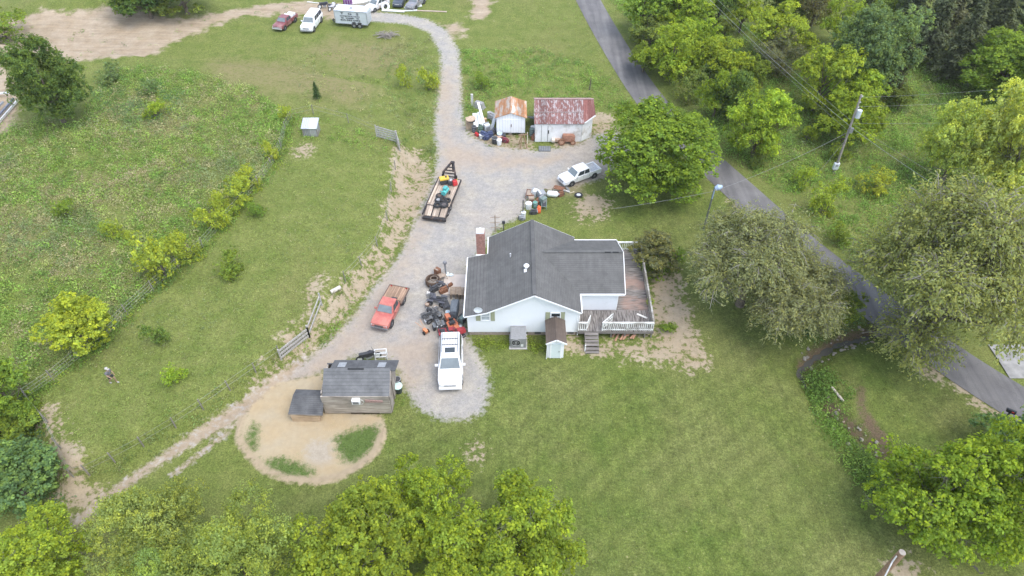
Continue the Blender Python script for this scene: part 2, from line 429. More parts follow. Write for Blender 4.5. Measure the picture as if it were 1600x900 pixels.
def ground_mat():
    t = NT("ground"); p = t.pos()
    nA = t.noise(p, .09, 3); nB = t.noise(p, .55, 4, .6); nC = t.noise(p, 2.6, 4, .65); nD = t.noise(p, 11, 3, .7); nE = t.noise(p, 34, 2, .7)
    at = {k: t.attr('sd_' + k).outputs['Fac'] for k in PIX}
    def mask(k, amp, w, n): return t.mr(t.math('ADD', at[k], t.math('MULTIPLY', t.math('SUBTRACT', n, .5), amp)), -w, w)
    g1, g2, g3, g4 = (.112,.144,.032), (.164,.182,.052), (.188,.168,.066), (.074,.112,.024)
    mead = t.mix(t.mr(nB, .32, .66), g1, g2)
    mead = t.mix(t.mr(nA, .52, .72, 0, .45), mead, g3)
    mead = t.mix(t.mr(nC, .55, .8, 0, .6), mead, g4)
    mead = t.gain(mead, nC, .78, 1.22); mead = t.gain(mead, t.noise(p, 5.5, 3, .7), .72, 1.28); mead = t.gain(mead, nD, .55, 1.45)
    st = t.noise(t.mapping(p, (1.7, .1, 1), (0, 0, R_(38))), 1.0, 3)
    lawn = t.mix(t.mr(nB, .3, .7), (.082,.118,.024), (.126,.152,.036))
    lawn = t.mix(t.mr(nA, .40, .62, 0, .8), lawn, (.148,.158,.052))
    lawn = t.mix(t.mr(t.noise(p, .22, 4, .7), .52, .7, 0, .5), lawn, (.150,.154,.052))
    lawn = t.gain(lawn, st, .86, 1.14)
    sp = t.n('ShaderNodeSeparateXYZ'); t.set(sp.inputs[0], p)
    mw = t.math('ADD', t.math('MULTIPLY', sp.outputs[0], -.62), t.math('MULTIPLY', sp.outputs[1], .78))
    mw = t.math('SINE', t.math('ADD', t.math('MULTIPLY', mw, 4.3), t.math('MULTIPLY', t.noise(p, .07, 1), 16.0)))
    lawn = t.gain(lawn, t.mr(t.math('MULTIPLY', mw, t.mr(nA, .35, .65, .2, 1)), -1, 1), .94, 1.06)
    lawn = t.gain(lawn, nC, .76, 1.24); lawn = t.gain(lawn, t.noise(p, 1.1, 4, .7), .88, 1.12)
    nF = t.noise(p, 5.5, 3, .7); lawn = t.gain(lawn, nF, .68, 1.32); lawn = t.gain(lawn, nD, .66, 1.34)
    lawn = t.mix(t.mr(t.noise(p, 5.5, 1, .4), .76, .80, 0, .7), lawn, (.30,.25,.15))
    c = t.mix(mask('lawn', 3.0, 1.2, nB), mead, lawn)
    c = t.mix(t.math('MULTIPLY', mask('dry', 6.0, 2.0, nB), t.mr(nC, .35, .6, .15, .8)), c, (.225,.18,.095))
    earth = t.mix(t.mr(nB, .3, .7), (.300,.228,.152), (.375,.305,.225))
    earth = t.gain(earth, nC, .85, 1.15); earth = t.gain(earth, nD, .88, 1.12)
    sand = t.gain(t.mix(t.mr(nB, .35, .65), (.405,.312,.19), (.395,.325,.22)), nC, .92, 1.08)
    v = t.voro(p, 17); vs = t.n('ShaderNodeSeparateColor'); t.set(vs.inputs[0], v.outputs['Color'])
    grav = t.mix(t.mr(nB, .42, .66), (.318,.298,.272), (.36,.325,.272))
    grav = t.mix(t.mr(nA, .5, .66, 0, .5), grav, (.385,.325,.265))
    grav = t.gain(grav, vs.outputs[0], .92, 1.08); grav = t.gain(grav, nC, .85, 1.15); grav = t.gain(grav, t.noise(p, 1.1, 5, .7), .88, 1.12)
    grav = t.mix(t.mr(nE, .68, .8, 0, .6), grav, (.2,.19,.17))
    mm = t.mr(t.math('ADD', t.math('MULTIPLY', nB, .4), t.math('MULTIPLY', nC, .6)), .34, .66, -1.5, 1.5)
    m = t.mr(t.math('ADD', t.math('MINIMUM', at['patch'], .5), mm), -.35, .35)
    c = t.mix(t.math('MULTIPLY', m, .92), c, earth)
    c = t.mix(mask('dirt', 5.0, .5, nB), c, t.gain(t.mix(t.mr(nC, .58, .70, 0, .45), earth, (.20,.185,.10)), t.noise(t.mapping(p, (.25, 2.2, 1), (0, 0, R_(22))), 1.0, 4, .7), .78, 1.22))
    c = t.mix(t.mr(t.math('ADD', at['track'], t.math('MULTIPLY', t.math('SUBTRACT', nC, .56), 1.5)), -.18, .18), c, t.mix(t.mr(nC, .5, .66), earth, grav))
    gm = mask('gravel', 2.2, .28, nC)
    weedy = t.math('MULTIPLY', t.mr(nC, .60, .68), t.mr(at['gravel'], 2.2, .6))
    c = t.mix(t.math('MULTIPLY', gm, t.math('SUBTRACT', 1.0, t.math('MULTIPLY', weedy, .75))), c, grav)
    c = t.mix(t.math('MULTIPLY', mask('tan', 4.0, 1.1, nB), .62), c, t.gain((.36,.275,.20), nC, .88, 1.12))
    c = t.mix(mask('sand', 1.1, .15, nC), c, sand)
    g2m = t.math('MULTIPLY', gm, t.mr(at['sand'], 1.0, 2.0)); c = t.mix(t.math('MULTIPLY', g2m, t.mr(at['sand'], .6, .2, .6, 1)), c, grav)
    c = t.mix(mask('clover', 2.6, .3, t.math('ADD', t.math('MULTIPLY', nC, .6), t.math('MULTIPLY', nD, .4))), c, t.gain((.095,.138,.036), nD, .6, 1.4))
    c = t.mix(mask('rim', .5, .12, nC), c, t.gain((.36,.285,.19), nC, .85, 1.15))
    c = t.mix(mask('mud', 2.2, .2, t.math('ADD', t.math('MULTIPLY', nC, .5), t.math('MULTIPLY', nD, .5))), c, t.gain((.135,.098,.062), nD, .6, 1.5))
    h = t.math('ADD', t.math('MULTIPLY', nD, .6), nE)
    return t.finish(c, .95, t.bump(h, .55, .07), 0, .1)
GROUND = ground_mat()

def order(k, sub): ATT[k]
cls = np.zeros((ny - 1, nx - 1), int)
def at_face(k):
    a = ATT[k].reshape(ny, nx); return (a[:-1, :-1] + a[1:, :-1] + a[:-1, 1:] + a[1:, 1:]) / 4
for i, k in enumerate(('dirt', 'track', 'gravel', 'sand', 'mud'), 1): cls[at_face(k) > 0] = i
names = ['field', 'dirt_ground', 'dirt_track', 'gravel_driveway', 'sandy_yard', 'stream_bed']
idx = np.arange(nx * ny).reshape(ny, nx)
Q = np.stack([idx[:-1, :-1], idx[:-1, 1:], idx[1:, 1:], idx[1:, :-1]], -1)
for i, nm in enumerate(names):
    q = Q[cls == i]
    if len(q) == 0: continue
    u, inv = np.unique(q.ravel(), return_inverse=True); inv = inv.reshape(-1, 4)
    vs = np.stack([gxf[u], gyf[u], gz[u]], 1); fs = inv
    if i == 0:                              # the rest of the land, out to the horizon
        k = len(vs)
    me = bpy.data.meshes.new(nm)
    me.from_pydata(vs.tolist(), [], fs.tolist()); me.shade_smooth()
    for a in PIX:
        t_ = me.attributes.new('sd_' + a, 'FLOAT', 'POINT'); t_.data.foreach_set('value', ATT[a][u].astype(np.float32))
    me.materials.append(GROUND)
    tag(link(bpy.data.objects.new(nm, me)), kind='structure')
far = MB()
B = 1500.0
far.add([(-B,-B,-.02),(B,-B,-.02),(B,YA,-.02),(-B,YA,-.02)], [(0,1,2,3)]); far.add([(-B,YB,-.02),(B,YB,-.02),(B,B,-.02),(-B,B,-.02)], [(0,1,2,3)])
far.add([(-B,YA,-.02),(XA,YA,-.02),(XA,YB,-.02),(-B,YB,-.02)], [(0,1,2,3)]); far.add([(XB,YA,-.02),(B,YA,-.02),(B,YB,-.02),(XB,YB,-.02)], [(0,1,2,3)])
fo = far.build('land', GROUND)
for a in PIX:
    t_ = fo.data.attributes.new('sd_' + a, 'FLOAT', 'POINT'); t_.data.foreach_set('value', np.full(len(fo.data.vertices), -4, np.float32))
tag(fo, kind='structure')

# the paved road
def ribbon(name, line, width, mat, lift=.03, step=1.0, kind='structure'):
    pts = [np.array(p) for p in line]; out = []
    for a, b in zip(pts[:-1], pts[1:]):
        n = max(1, int(np.linalg.norm(b - a) / step))
        out += [a + (b - a) * i / n for i in range(n)]
    out.append(pts[-1]); out = np.array(out)
    for _ in range(30): out[1:-1] = .25 * out[:-2] + .5 * out[1:-1] + .25 * out[2:]
    m = MB(); vs = []; fs = []
    for i, p in enumerate(out):
        d = out[min(i+1, len(out)-1)] - out[max(i-1, 0)]; d /= np.linalg.norm(d); nr = np.array([d[1], -d[0]])
        for k in range(5):
            o = (k / 4 - .5) * width; q = p + nr * o
            zc = max(H1(*q), -.1) if kind == 'structure' else H1(*q)
            vs.append((q[0], q[1], zc + lift + .03 * (1 - (2*k/4-1)**2)))
    for i in range(len(out) - 1):
        for k in range(4): fs.append((i*5+k, i*5+k+1, (i+1)*5+k+1, (i+1)*5+k))
    m.add(vs, fs); o = m.build(name, mat, smooth=True); tag(o, kind=kind)
    return out
def asphalt():
    t = NT("asphalt"); p = t.pos()
    n = t.noise(p, .5, 4); n2 = t.noise(p, 22, 3, .7); st = t.noise(t.mapping(p, (1.1, .06, 1), (0, 0, R_(30))), 1.0, 3)
    c = t.mix(t.mr(st, .35, .65), (.118,.112,.112), (.175,.166,.160))
    c = t.gain(c, n, .80, 1.2); c = t.gain(c, n2, .8, 1.2)
    vc = t.voro(t.mapping(p, (.8, .5, 1)), 1.0); vc.feature = 'DISTANCE_TO_EDGE'
    c = t.mix(t.math('MULTIPLY', t.math('LESS_THAN', t.math('ADD', vc.outputs['Distance'], t.math('MULTIPLY', t.noise(p, 3, 3), .04)), .026), .22), c, (.05,.05,.05))
    return t.finish(c, .9, t.bump(n2, .3, .02), 0, .25)
ROADPX = [(919,0),(960,75),(1020,165),(1078,228),(1142,285),(1187,328),(1250,385),(1325,443),(1395,502),(1478,560),(1562,616),(1660,672)]
rl = [F(*q) for q in ROADPX]
rl = [(rl[0][0] + (rl[0][0]-rl[1][0])*4, rl[0][1] + (rl[0][1]-rl[1][1])*4)] + rl + [(rl[-1][0] + (rl[-1][0]-rl[-2][0])*6, rl[-1][1] + (rl[-1][1]-rl[-2][1])*6)]
ROAD = ribbon('road', rl, 3.7, asphalt(), .035)
# concrete lane on the far side of the road, mostly under the trees
CONC = M((.42,.40,.38), .9, var=.2, scale=1.5)
ribbon('concrete_path', [F(1560,565), F(1600,575), F(1640,570), F(1720,560)], 3.4, M((.27,.26,.245), .95, var=.3, scale=1.5), .06)
# water in the stream
t = NT("stream_water"); WATER = t.finish((.10,.095,.085), .12, t.bump(t.noise(t.pos(), 6, 3), .25, .03), 0, .5)
st_ = [tuple(q) for q in CREEK]
wm = MB(); out = []
for a, b in zip(CREEK[:-1], CREEK[1:]):
    for i in range(6): out.append(a + (b - a) * i / 6)
vs = []; fs = []
for i, p in enumerate(out):
    d = out[min(i+1, len(out)-1)] - out[max(i-1, 0)]; d = d / np.linalg.norm(d); nr = np.array([d[1], -d[0]])
    w = .24 + .15 * math.sin(i * 2.3) + .08 * math.sin(i * 5.1)
    for s in (-w, w): vs.append((p[0] + nr[0]*s, p[1] + nr[1]*s, -.86))
    if i: fs.append((2*i-2, 2*i-1, 2*i+1, 2*i))
wm.add(vs, fs); tag(wm.build('stream_water', WATER), kind='structure')
# concrete pad against the house
x0, y0 = F(697, 461)[0], F(697, 461)[1]; x1, y1 = F(735, 430)
pad = MB().box(((x0+x1)/2, (y0+y1)/2, .03), (x1-x0+.6, y1-y0, .14)); tag(pad.build('concrete_slab', M((.50,.43,.37), .9, var=.12, scale=1.2)), kind='structure')

# ------------------------------------------------------------------ the house
WHITE = siding_mat((.80,.81,.82)); TRIM = M((.80,.80,.79), .5, var=.06)
SHING = shingle_mat((.105,.103,.098), (.138,.134,.128))
BRICK = brick_mat((.30,.11,.075), (.24,.085,.06)); FOUND = brick_mat((.33,.25,.2), (.28,.22,.18))
GLASS = M((.03,.035,.04), .08, var=.1, spec=.6); GLASS2 = M((.40,.43,.45), .15, var=.2, scale=2, spec=.6)
OLIVE = M((.33,.34,.22), .6, var=.08)
house = thing('house', 'white one storey house with grey shingle roof, brick chimney and side deck', 'house', (0, 0, 0))
RX, ZR, ZE, YN, YF = 1.70, 5.05, 3.10, 36.2, 45.15
def slab(top, th=.14):
    a = [Vector(p) for p in top]; n = (a[1]-a[0]).cross(a[2]-a[1]).normalized()
    if n.z < 0: n = -n
    m = MB(); m.prism(a, -n * th); return m
EL, ER = -2.02, 5.42
slab([(RX,YN,ZR),(RX,YF,ZR),(EL,YF,ZE),(EL,YN,ZE)]).build('roof', SHING, house)
slab([(RX,YN,ZR),(ER,YN,ZE),(ER,YF,ZE),(RX,YF,ZR)]).build('roof', SHING, house)
slab([(EL+.02,YN,ZE+.005),(EL+.02,43.0,ZE+.005),(-3.74,43.0,2.66),(-3.74,YN,2.66)]).build('roof', SHING, house)
WR, WZ = 41.5, 4.68
slab([(2.40,WR,WZ+.012),(9.05,WR,WZ+.012),(8.98,38.22,ZE+.012),(5.40,38.22,ZE+.012)]).build('roof', SHING, house)
slab([(2.40,WR,WZ+.012),(5.40,44.75,ZE+.012),(9.02,44.75,ZE+.012),(9.05,WR,WZ+.012)]).build('roof', SHING, house)
# ridge caps and the dark gap in the wing's ridge
MB().bar((RX,YN+.02,ZR+.02),(RX,YF-.02,ZR+.02),.30,.05).build('ridge_cap', shingle_mat((.085,.083,.08),(.12,.118,.115)), house)
MB().bar((2.6,WR,WZ+.03),(9.0,WR,WZ+.03),.26,.05).build('ridge_cap', shingle_mat((.10,.098,.095),(.13,.128,.12)), house)
g_ = MB()
for x in (7.6, 8.25): g_.box((x+.2, WR-.10, WZ+.045), (.5, .10, .03))
g_.build('ridge_gap', M((.02,.02,.02), .9), house)
# fascia and gutters
def edge(pts, w=.045, h=.10, off=(0,0,-.09), nm='fascia'):
    m = MB()
    for a, b in zip(pts[:-1], pts[1:]): m.bar(Vector(a)+Vector(off), Vector(b)+Vector(off), w, h)
    m.build(nm, TRIM, house)
edge([(-3.76,YN-.035,2.66),(EL,YN-.035,ZE),(RX,YN-.035,ZR),(ER,YN-.035,ZE)])
edge([(EL,YF+.035,ZE),(RX,YF+.035,ZR),(ER,YF+.035,ZE)])
edge([(-3.79,YN,2.66),(-3.79,43.03,2.66)], .08, .10, (0,0,-.04), 'gutter')
edge([(EL-.05,43.05,ZE),(EL-.05,YF,ZE)], .08, .10, (0,0,-.02), 'gutter')
edge([(-3.74,43.04,2.66),(EL,43.04,ZE)])
edge([(ER+.05,YN,ZE),(ER+.05,38.18,ZE)], .08, .10, (0,0,-.04), 'gutter')
edge([(ER+.02,38.18,ZE),(9.0,38.18,ZE)], .10, .13, (0,0,-.05), 'gutter')
edge([(9.07,38.22,ZE),(9.10,WR,WZ),(9.08,44.75,ZE)], .05, .15)
edge([(5.4,44.80,ZE),(9.05,44.80,ZE)], .10, .13, (0,0,-.05), 'gutter')
# walls
WY = 36.55
MB().prism([(-3.5,WY,.42),(5.2,WY,.42),(5.2,WY,2.96),(RX,WY,4.84),(-1.9,WY,2.94),(-3.5,WY,2.52)], (0,.14,0)).build('wall', WHITE, house)
MB().prism([(-3.5,WY+.141,.42),(-3.5,42.8,.42),(-3.5,42.8,2.52),(-3.5,WY+.141,2.52)], (.12,0,0)).build('wall', WHITE, house)
MB().prism([(-3.37,42.8,.42),(-1.76,42.8,.42),(-1.76,42.8,2.96),(-3.37,42.8,2.56)], (0,-.12,0)).build('wall', WHITE, house)
MB().prism([(-1.75,42.81,.42),(-1.75,44.85,.42),(-1.75,44.85,2.98),(-1.75,42.81,2.98)], (.12,0,0)).build('wall', WHITE, house)
MB().prism([(-1.62,44.85,.42),(5.2,44.85,.42),(5.2,44.85,2.96),(RX,44.85,4.84),(-1.62,44.85,2.98)], (0,-.12,0)).build('wall', WHITE, house)
MB().prism([(5.2,WY+.141,.42),(5.2,38.6,.42),(5.2,38.6,2.96),(5.2,WY+.141,2.96)], (-.12,0,0)).build('wall', WHITE, house)
MB().box((6.9,38.67,1.76),(3.4,.14,2.44)).build('wall', WHITE, house)
MB().prism([(8.6,38.75,.5),(8.6,44.5,.5),(8.6,44.5,2.95),(8.6,WR,4.5),(8.6,38.75,2.95)], (-.14,0,0)).build('wall', WHITE, house)
MB().box((6.9,44.43,1.76),(3.26,.12,2.44)).build('wall', WHITE, house)
MB().box((.85,39.72,.19),(8.62,6.20,.5)).build('foundation', FOUND, house)
MB().box((1.7,43.75,.19),(6.8,2.0,.5)).build('foundation', FOUND, house)
for x, h_ in ((-3.5, 2.05), (5.2, 2.5)):
    MB().box((x, WY-.012, .45+h_/2),(.1,.05,h_)).build('corner_board', TRIM, house)
MB().box((8.56, 38.585, 1.8),(.1,.05,2.4)).build('corner_board', TRIM, house)
def house_window(px0, px1, py0, py1, shutters, g=GLASS):
    x0, z1 = RY(px0, py0, WY); x1, z0 = RY(px1, py1, WY); cx, cz = (x0+x1)/2, (z0+z1)/2
    w, h = x1-x0, z1-z0
    f = MB()
    for s in (-1, 1):
        f.box((cx + s*(w/2-.03), WY-.03, cz),(.07,.07,h)); f.box((cx, WY-.032, cz + s*(h/2-.03)),(w,.08,.07))
    f.box((cx, WY-.02, cz),(w-.1,.05,.05))
    fo_ = f.build('window', TRIM, house)
    MB().box((cx, WY-.008, cz),(w-.1,.02,h-.1)).build('pane', g, fo_)
    for a, b in shutters:
        xa, xb = RY(a, py0, WY)[0], RY(b, py0, WY)[0]
        m = MB(); m.box(((xa+xb)/2, WY-.02, cz),(xb-xa,.04,h+.06))
        for k in range(9): m.box(((xa+xb)/2, WY-.045, z0 + h*(k+.5)/9),((xb-xa)*.75,.02,h/9*.5))
        m.build('shutter', OLIVE, house)
house_window(751, 766, 486.5, 500.5, [(743,750),(766.5,773)], GLASS2)
house_window(860.5, 875.5, 488, 501.5, [(852.5,859.5),(876,883)])
for px in (820, 840, 891):
    x, z = RY(px, 524.5, 36.6)
    MB().box((x, 36.61, .26),(.5,.05,.2)).build('foundation_vent', M((.06,.06,.06),.8), house)
# roof vents, chimney, dish
def on_roof(px, py):                       # a point on the main left slope
    for z in np.arange(5.05, 2.5, -.02):
        x, y = F(px, py, z)
        if abs((ZR - (RX - x) * .524) - z) < .03: return x, y, z
    return x, y, z
x, y, z = on_roof(822.5, 419); v_ = MB(); v_.cyl((x,y,z-.1),(x,y,z+.28),.12,.12,12); v_.cyl((x,y,z+.28),(x,y,z+.4),.24,.14,12); v_.box((x,y-.25,z-.06),(.4,.35,.12)); v_.build('roof_vent', M((.75,.75,.75),.4,.3,var=.1), house)
x, y, z = on_roof(797.5, 401); MB().cyl((x,y,z-.1),(x,y,z+.35),.06,.06,10).build('vent_pipe', M((.5,.5,.5),.5,var=.1), house)
ch = MB().box((-2.64,43.42,2.6),(.72,.62,5.2)).build('chimney', BRICK, house)
MB().box((-2.64,43.42,5.26),(.66,.60,.16)).build('chimney_cap', M((.7,.7,.69),.7,var=.1), ch)
MB().box((-2.64,43.05,2.9),(.86,.12,.1)).build('flashing', TRIM, ch)
MB().cyl((-2.64,43.42,5.3),(-2.64,43.42,5.5),.17,.17,12).build('flue', M((.72,.72,.7),.5,var=.1), ch)
x, z = RY(747, 483, 36.05); d_ = MB(); rings = []
for r, k in ((.02,0),(.14,.012),(.26,.045),(.34,.085)): rings.append([(x + r*math.cos(a), 36.05 - k*.8, z + r*math.sin(a)*.95 - k*.5) for a in np.linspace(0, 2*math.pi, 16, False)])
d_.loft(rings, cap=False); d_.tube([(x,36.05,z),(x+.05,36.25,z-.25)], .02, 6)
d_.tube([(x,36.0,z-.3),(x,35.65,z-.1)], .012, 5)
d_.build('satellite_dish', M((.6,.62,.64),.4,var=.05), house, smooth=True)
# vertical downpipe at the near corner
MB().tube([(5.33,36.3,3.0),(5.3,36.5,2.8),(5.3,36.48,.15)],.045,8).build('downpipe', TRIM, house)

# little shed-roofed cellar entry in front of the house wall
x0, _ = F(855, 559); x1, yb = F(880, 559)
ent = thing('cellar_entry', 'small white entry with brown gabled roof and pale door against house wall', 'cellar entry', ((x0+x1)/2, yb, 0))
w = x1 - x0; dep = 36.45 - yb
MB().box((0, dep/2, .95),(w, dep, 1.9)).build('wall', WHITE, ent)
MB().prism([(-w/2,0,1.901),(w/2,0,1.901),(0,0,2.25)], (0, dep, 0)).build('gable', WHITE, ent)
BROWN = shingle_mat((.105,.082,.068),(.14,.11,.09))
hw = w/2 + .17
for s in (-1, 1): slab([(0,-.22,2.42),(s*hw,-.22,1.96),(s*hw,dep-.02,1.96),(0,dep-.02,2.42)], .09).build('roof', BROWN, ent)
tm = MB()
for s in (-1, 1): tm.bar((0,-.25,2.36),(s*hw,-.25,1.90),.05,.13)
tm.build('fascia', TRIM, ent)
dr = MB().box((0,-.03,.87),(.72,.06,1.66)).build('door', M((.62,.68,.68),.5,var=.05), ent)
MB().box((.26,-.08,.85),(.05,.06,.1)).build('handle', M((.2,.2,.2),.4,.8), dr)
fr = MB()
for s in (-1, 1): fr.box((s*.41,-.03,.9),(.1,.08,1.76))
fr.build('door_frame', TRIM, ent)
MB().tube([(-w/2-.05,-.1,2.0),(-w/2-.08,-.12,.0)],.03,6).build('downpipe', TRIM, ent)

# air conditioner
x0, _ = F(797.5, 545); x1, yb = F(822, 545)
ac = thing('air_conditioner', 'grey outdoor heat pump cabinet with round fan opening beside house wall', 'air conditioner', ((x0+x1)/2, yb, 0))
w = x1-x0; GREY = M((.27,.27,.27),.5,.2,var=.12)
MB().box((0,.75,.62),(w,1.45,1.12)).build('cabinet', GREY, ac, bevel=.03)
MB().box((0,.75,.03),(w+.2,1.65,.1)).build('base_pad', CONC, ac)
MB().cyl((-.18,.02,.72),(-.18,.035,.72),.36,.36,24).build('fan_opening', M((.02,.02,.02),.7), ac)
f_ = MB(); f_.ring((-.18,.01,.72),.36,.025,(0,1,0)); f_.ring((-.18,.0,.72),.2,.012,(0,1,0)); f_.cyl((-.18,-.005,.72),(-.18,.02,.72),.09,.09,10); f_.bar((-.54,.0,.72),(.18,.0,.72),.015); f_.bar((-.18,.0,.36),(-.18,.0,1.08),.015)
f_.build('fan_guard', M((.4,.4,.4),.4,.5), ac)
lb = MB()
lb.box((.3,.0225,.38),(.2,.012,.28)); lb.build('label_plate', M((.62,.62,.6),.5,var=.1), ac)
MB().tube([(.45,.75,.5),(.55,1.3,.4),(.5,1.55,.6)],.03,6).build('hose', M((.1,.1,.1),.6), ac)

# deck
WOODG = wood_mat((.11,.095,.085),(.26,.235,.21), axis=1, period=.15); WOODX = wood_mat((.12,.105,.095),(.27,.245,.22), axis=0, period=.14)
def deck_mat():
    t = NT("deck_boards"); o = t.obj()
    sep = t.n('ShaderNodeSeparateXYZ'); t.set(sep.inputs[0], o)
    g = t.noise(t.mapping(o, (1.0, 12, 1)), 1.0, 4, .65); g2 = t.noise(t.mapping(o, (12, 1.0, 1)), 1.0, 4, .65)
    yn = t.math('LESS_THAN', sep.outputs[1], 38.5); gg = t.mix(yn, g, g2)
    n = t.noise(t.mapping(o, (.45, 1.0, 1)), .9, 5, .68)
    c = t.mix(t.mr(gg, .36, .64), (.060,.050,.046), (.30,.275,.25))
    red = t.mix(t.mr(gg, .3, .7), (.235,.16,.13), (.33,.235,.19))
    dry = t.math('MULTIPLY', t.mr(sep.outputs[1], 37.9, 38.8), t.mr(sep.outputs[1], 43.2, 42.0))
    dry = t.math('MULTIPLY', dry, t.mr(sep.outputs[0], 8.9, 9.3))
    c = t.mix(t.math('MULTIPLY', dry, t.mr(n, .45, .57)), c, red)
    f = t.math('FRACT', t.math('DIVIDE', sep.outputs[1], .145)); f2 = t.math('FRACT', t.math('DIVIDE', sep.outputs[0], .145))
    c = t.mix(t.math('MULTIPLY', t.math('GREATER_THAN', t.mix(yn, f, f2), .88), .6), c, (.03,.025,.02))
    return t.finish(c, .88, t.bump(gg, .3, .02))
DECK = deck_mat()
deck = thing('deck', 'weathered wooden deck with white railing wrapping round the house wing', 'deck', (0, 0, 0))
MB().prism([(5.24,36.25,.87),(11.3,36.25,.87),(11.5,46.1,.87),(8.7,46.1,.87),(8.7,38.58,.87),(5.24,38.58,.87)], (0,0,-.06)).build('floor', DECK, deck)
rim = MB()
rim.bar((5.24,36.22,.70),(11.33,36.22,.70),.05,.2); rim.bar((11.33,36.2,.70),(11.53,46.1,.70),.05,.2); rim.bar((8.7,46.12,.70),(11.53,46.12,.70),.05,.2)
rim.build('rim_joist', WOODX, deck)
for x, y in ((6.9,36.3),(8.0,36.35),(9.1,36.3),(9.9,36.35),(10.7,36.3),(11.25,36.35),(11.3,38.6),(11.36,41),(11.4,43.4),(11.45,45.9),(8.9,46)):
    MB().box((x,y,.38),(.1,.1,.86)).build('post', WOODX, deck)
PAINT = M((.74,.74,.71),.6,var=.2,scale=3,dirt=(.36,.34,.3),dirt_amt=.5); OLDW = M((.48,.47,.43),.8,var=.3,scale=4,dirt=(.22,.2,.17),dirt_amt=.8)
def railing(pts, mat, parent, h=.92, step=.16, base=.87):
    for a, b in zip(pts[:-1], pts[1:]):
        a = Vector(a); b = Vector(b); m = MB(); L = (b-a).length; n = int(L/step)
        m.bar(a+Vector((0,0,h)), b+Vector((0,0,h)), .14, .05); m.bar(a+Vector((0,0,h-.1)), b+Vector((0,0,h-.1)), .05, .08); m.bar(a+Vector((0,0,.1)), b+Vector((0,0,.1)), .05, .08)
        for i in range(n+1):
            p = a + (b-a)*i/n
            m.box(p+Vector((0,0,h/2)), (.055,.055,h-.04)) if i % 12 else m.box(p+Vector((0,0,h/2)), (.1,.1,h+.06))
        m.build('railing', mat, parent)
railing([(7.25,36.32,.87),(11.27,36.32,.87)], PAINT, deck); railing([(5.3,36.32,.87),(5.95,36.32,.87)], PAINT, deck)
railing([(11.27,36.4,.87),(11.46,46.0,.87)], OLDW, deck); railing([(8.75,46.0,.87),(11.4,46.0,.87)], PAINT, deck)
# gate panels swung inward at the head of the steps
for a, b in (((5.97,36.36,.87),(6.3,37.15,.87)), ((7.2,36.36,.87),(8.1,37.2,1.05))):
    m = MB(); a = Vector(a); b = Vector(b)
    for z in (.12, .5, .86): m.bar(a+Vector((0,0,z)), b+Vector((0,0,z)), .05, .09)
    for i in range(7):
        p = a+(b-a)*i/6; m.box(p+Vector((0,0,.48)), (.05,.05,.86))
    m.build('gate', PAINT, deck)
sx0, sx1 = 5.82, 6.92
for i in range(6):
    MB().box(((sx0+sx1)/2, 36.05-.26*i, .74-.135*i),(sx1-sx0,.27,.05)).build('step', WOODX, deck)
for x in (sx0+.03, sx1-.03):
    MB().bar((x,36.2,.66),(x,34.7,-.02),.05,.2).build('stringer', WOODX, deck)
MB().box((sx0-.02,34.9,.32),(.09,.09,.8)).build('post', PAINT, deck)
xq, yq, _ = P(975, 535)
lp = MB()
for i in range(9):
    rr = random.Random(i); lp.bar((xq-.9+.2*i, yq+.3+rr.uniform(-.3,.3), .06+.03*i), (xq-.3+.22*i, yq+1.2+rr.uniform(-.3,.3), .22+.03*i), .14, .03)
tag(lp.build('scrap_boards', M((.34,.19,.12),.9,var=.3)), 'reddish loose boards piled under the deck edge', 'boards')
xb, yb_, _ = P(990, 500)
tag(MB().bar((10.25,38.1,.9),(11.0,37.6,.93),.16,.04).build('loose_board', M((.6,.58,.53),.8)), 'pale loose board lying on the weathered deck floor', 'board')
# ------------------------------------------------------------------ outbuildings
RUSTTIN = tin_mat((.46,.40,.34), (.40,.19,.085), .62, axis=0, period=.17, rough=.7, metal=.1)
REDTIN = tin_mat((.33,.30,.30), (.175,.082,.072), .66, axis=0, period=.2, rough=.65, metal=.1, spread=2.2)
REDTIN2 = tin_mat((.26,.14,.12), (.19,.075,.063), .75, axis=0, period=.2, rough=.65, metal=.1)
WHITEV = siding_mat((.78,.79,.80), row=.3, axis=0, lines=.3)
WHITEM = M((.74,.74,.73), .8, var=.1, scale=1.2, dirt=(.42,.38,.32), dirt_amt=.35)
def ground_xy(px, py): return P(px, py)[:2]
# white shed with a rusty tin roof
ya = F(798, 207, .35)[1]; xa = F(776, 207, .35)[0]; xb = F(820.3, 207, .35)[0]
shed = thing('shed', 'small white shed with orange rusty tin gable roof', 'shed', ((xa+xb)/2, ya, H1((xa+xb)/2, ya)))
w = (xb-xa)/2; ze = 2.35; zr = ze + .55; dl = F(799,153.5,3.2)[1] - F(799,180,3.2)[1] - .3
MB().box((0, dl/2, (.35+ze)/2), (2*w, dl, ze-.35)).build('wall', WHITEV, shed)
MB().prism([(-w,0,ze+.001),(w,0,ze+.001),(0,0,zr-.05)], (0,dl,0)).build('gable', WHITEV, shed)
for s in (-1, 1): slab([(0,-.18,zr+.06),(s*(w+.2),-.18,ze-.02),(s*(w+.2),dl+.15,ze-.02),(0,dl+.15,zr+.06)], .06).build('roof', RUSTTIN, shed)
MB().box((.28,.75,zr-.03),(.2,1.5,.03), mat=Matrix.Rotation(math.atan((zr-ze)/w),4,'Y')).build('roof_patch', M((.75,.74,.66),.6,var=.1), shed)
for s in (-1, 1): MB().box((s*.45,-.02,1.25),(.86,.05,1.6)).build('door', WHITEV, shed)
MB().box((.05,-.06,1.3),(.08,.05,.35)).build('latch', M((.15,.1,.09),.6), shed)
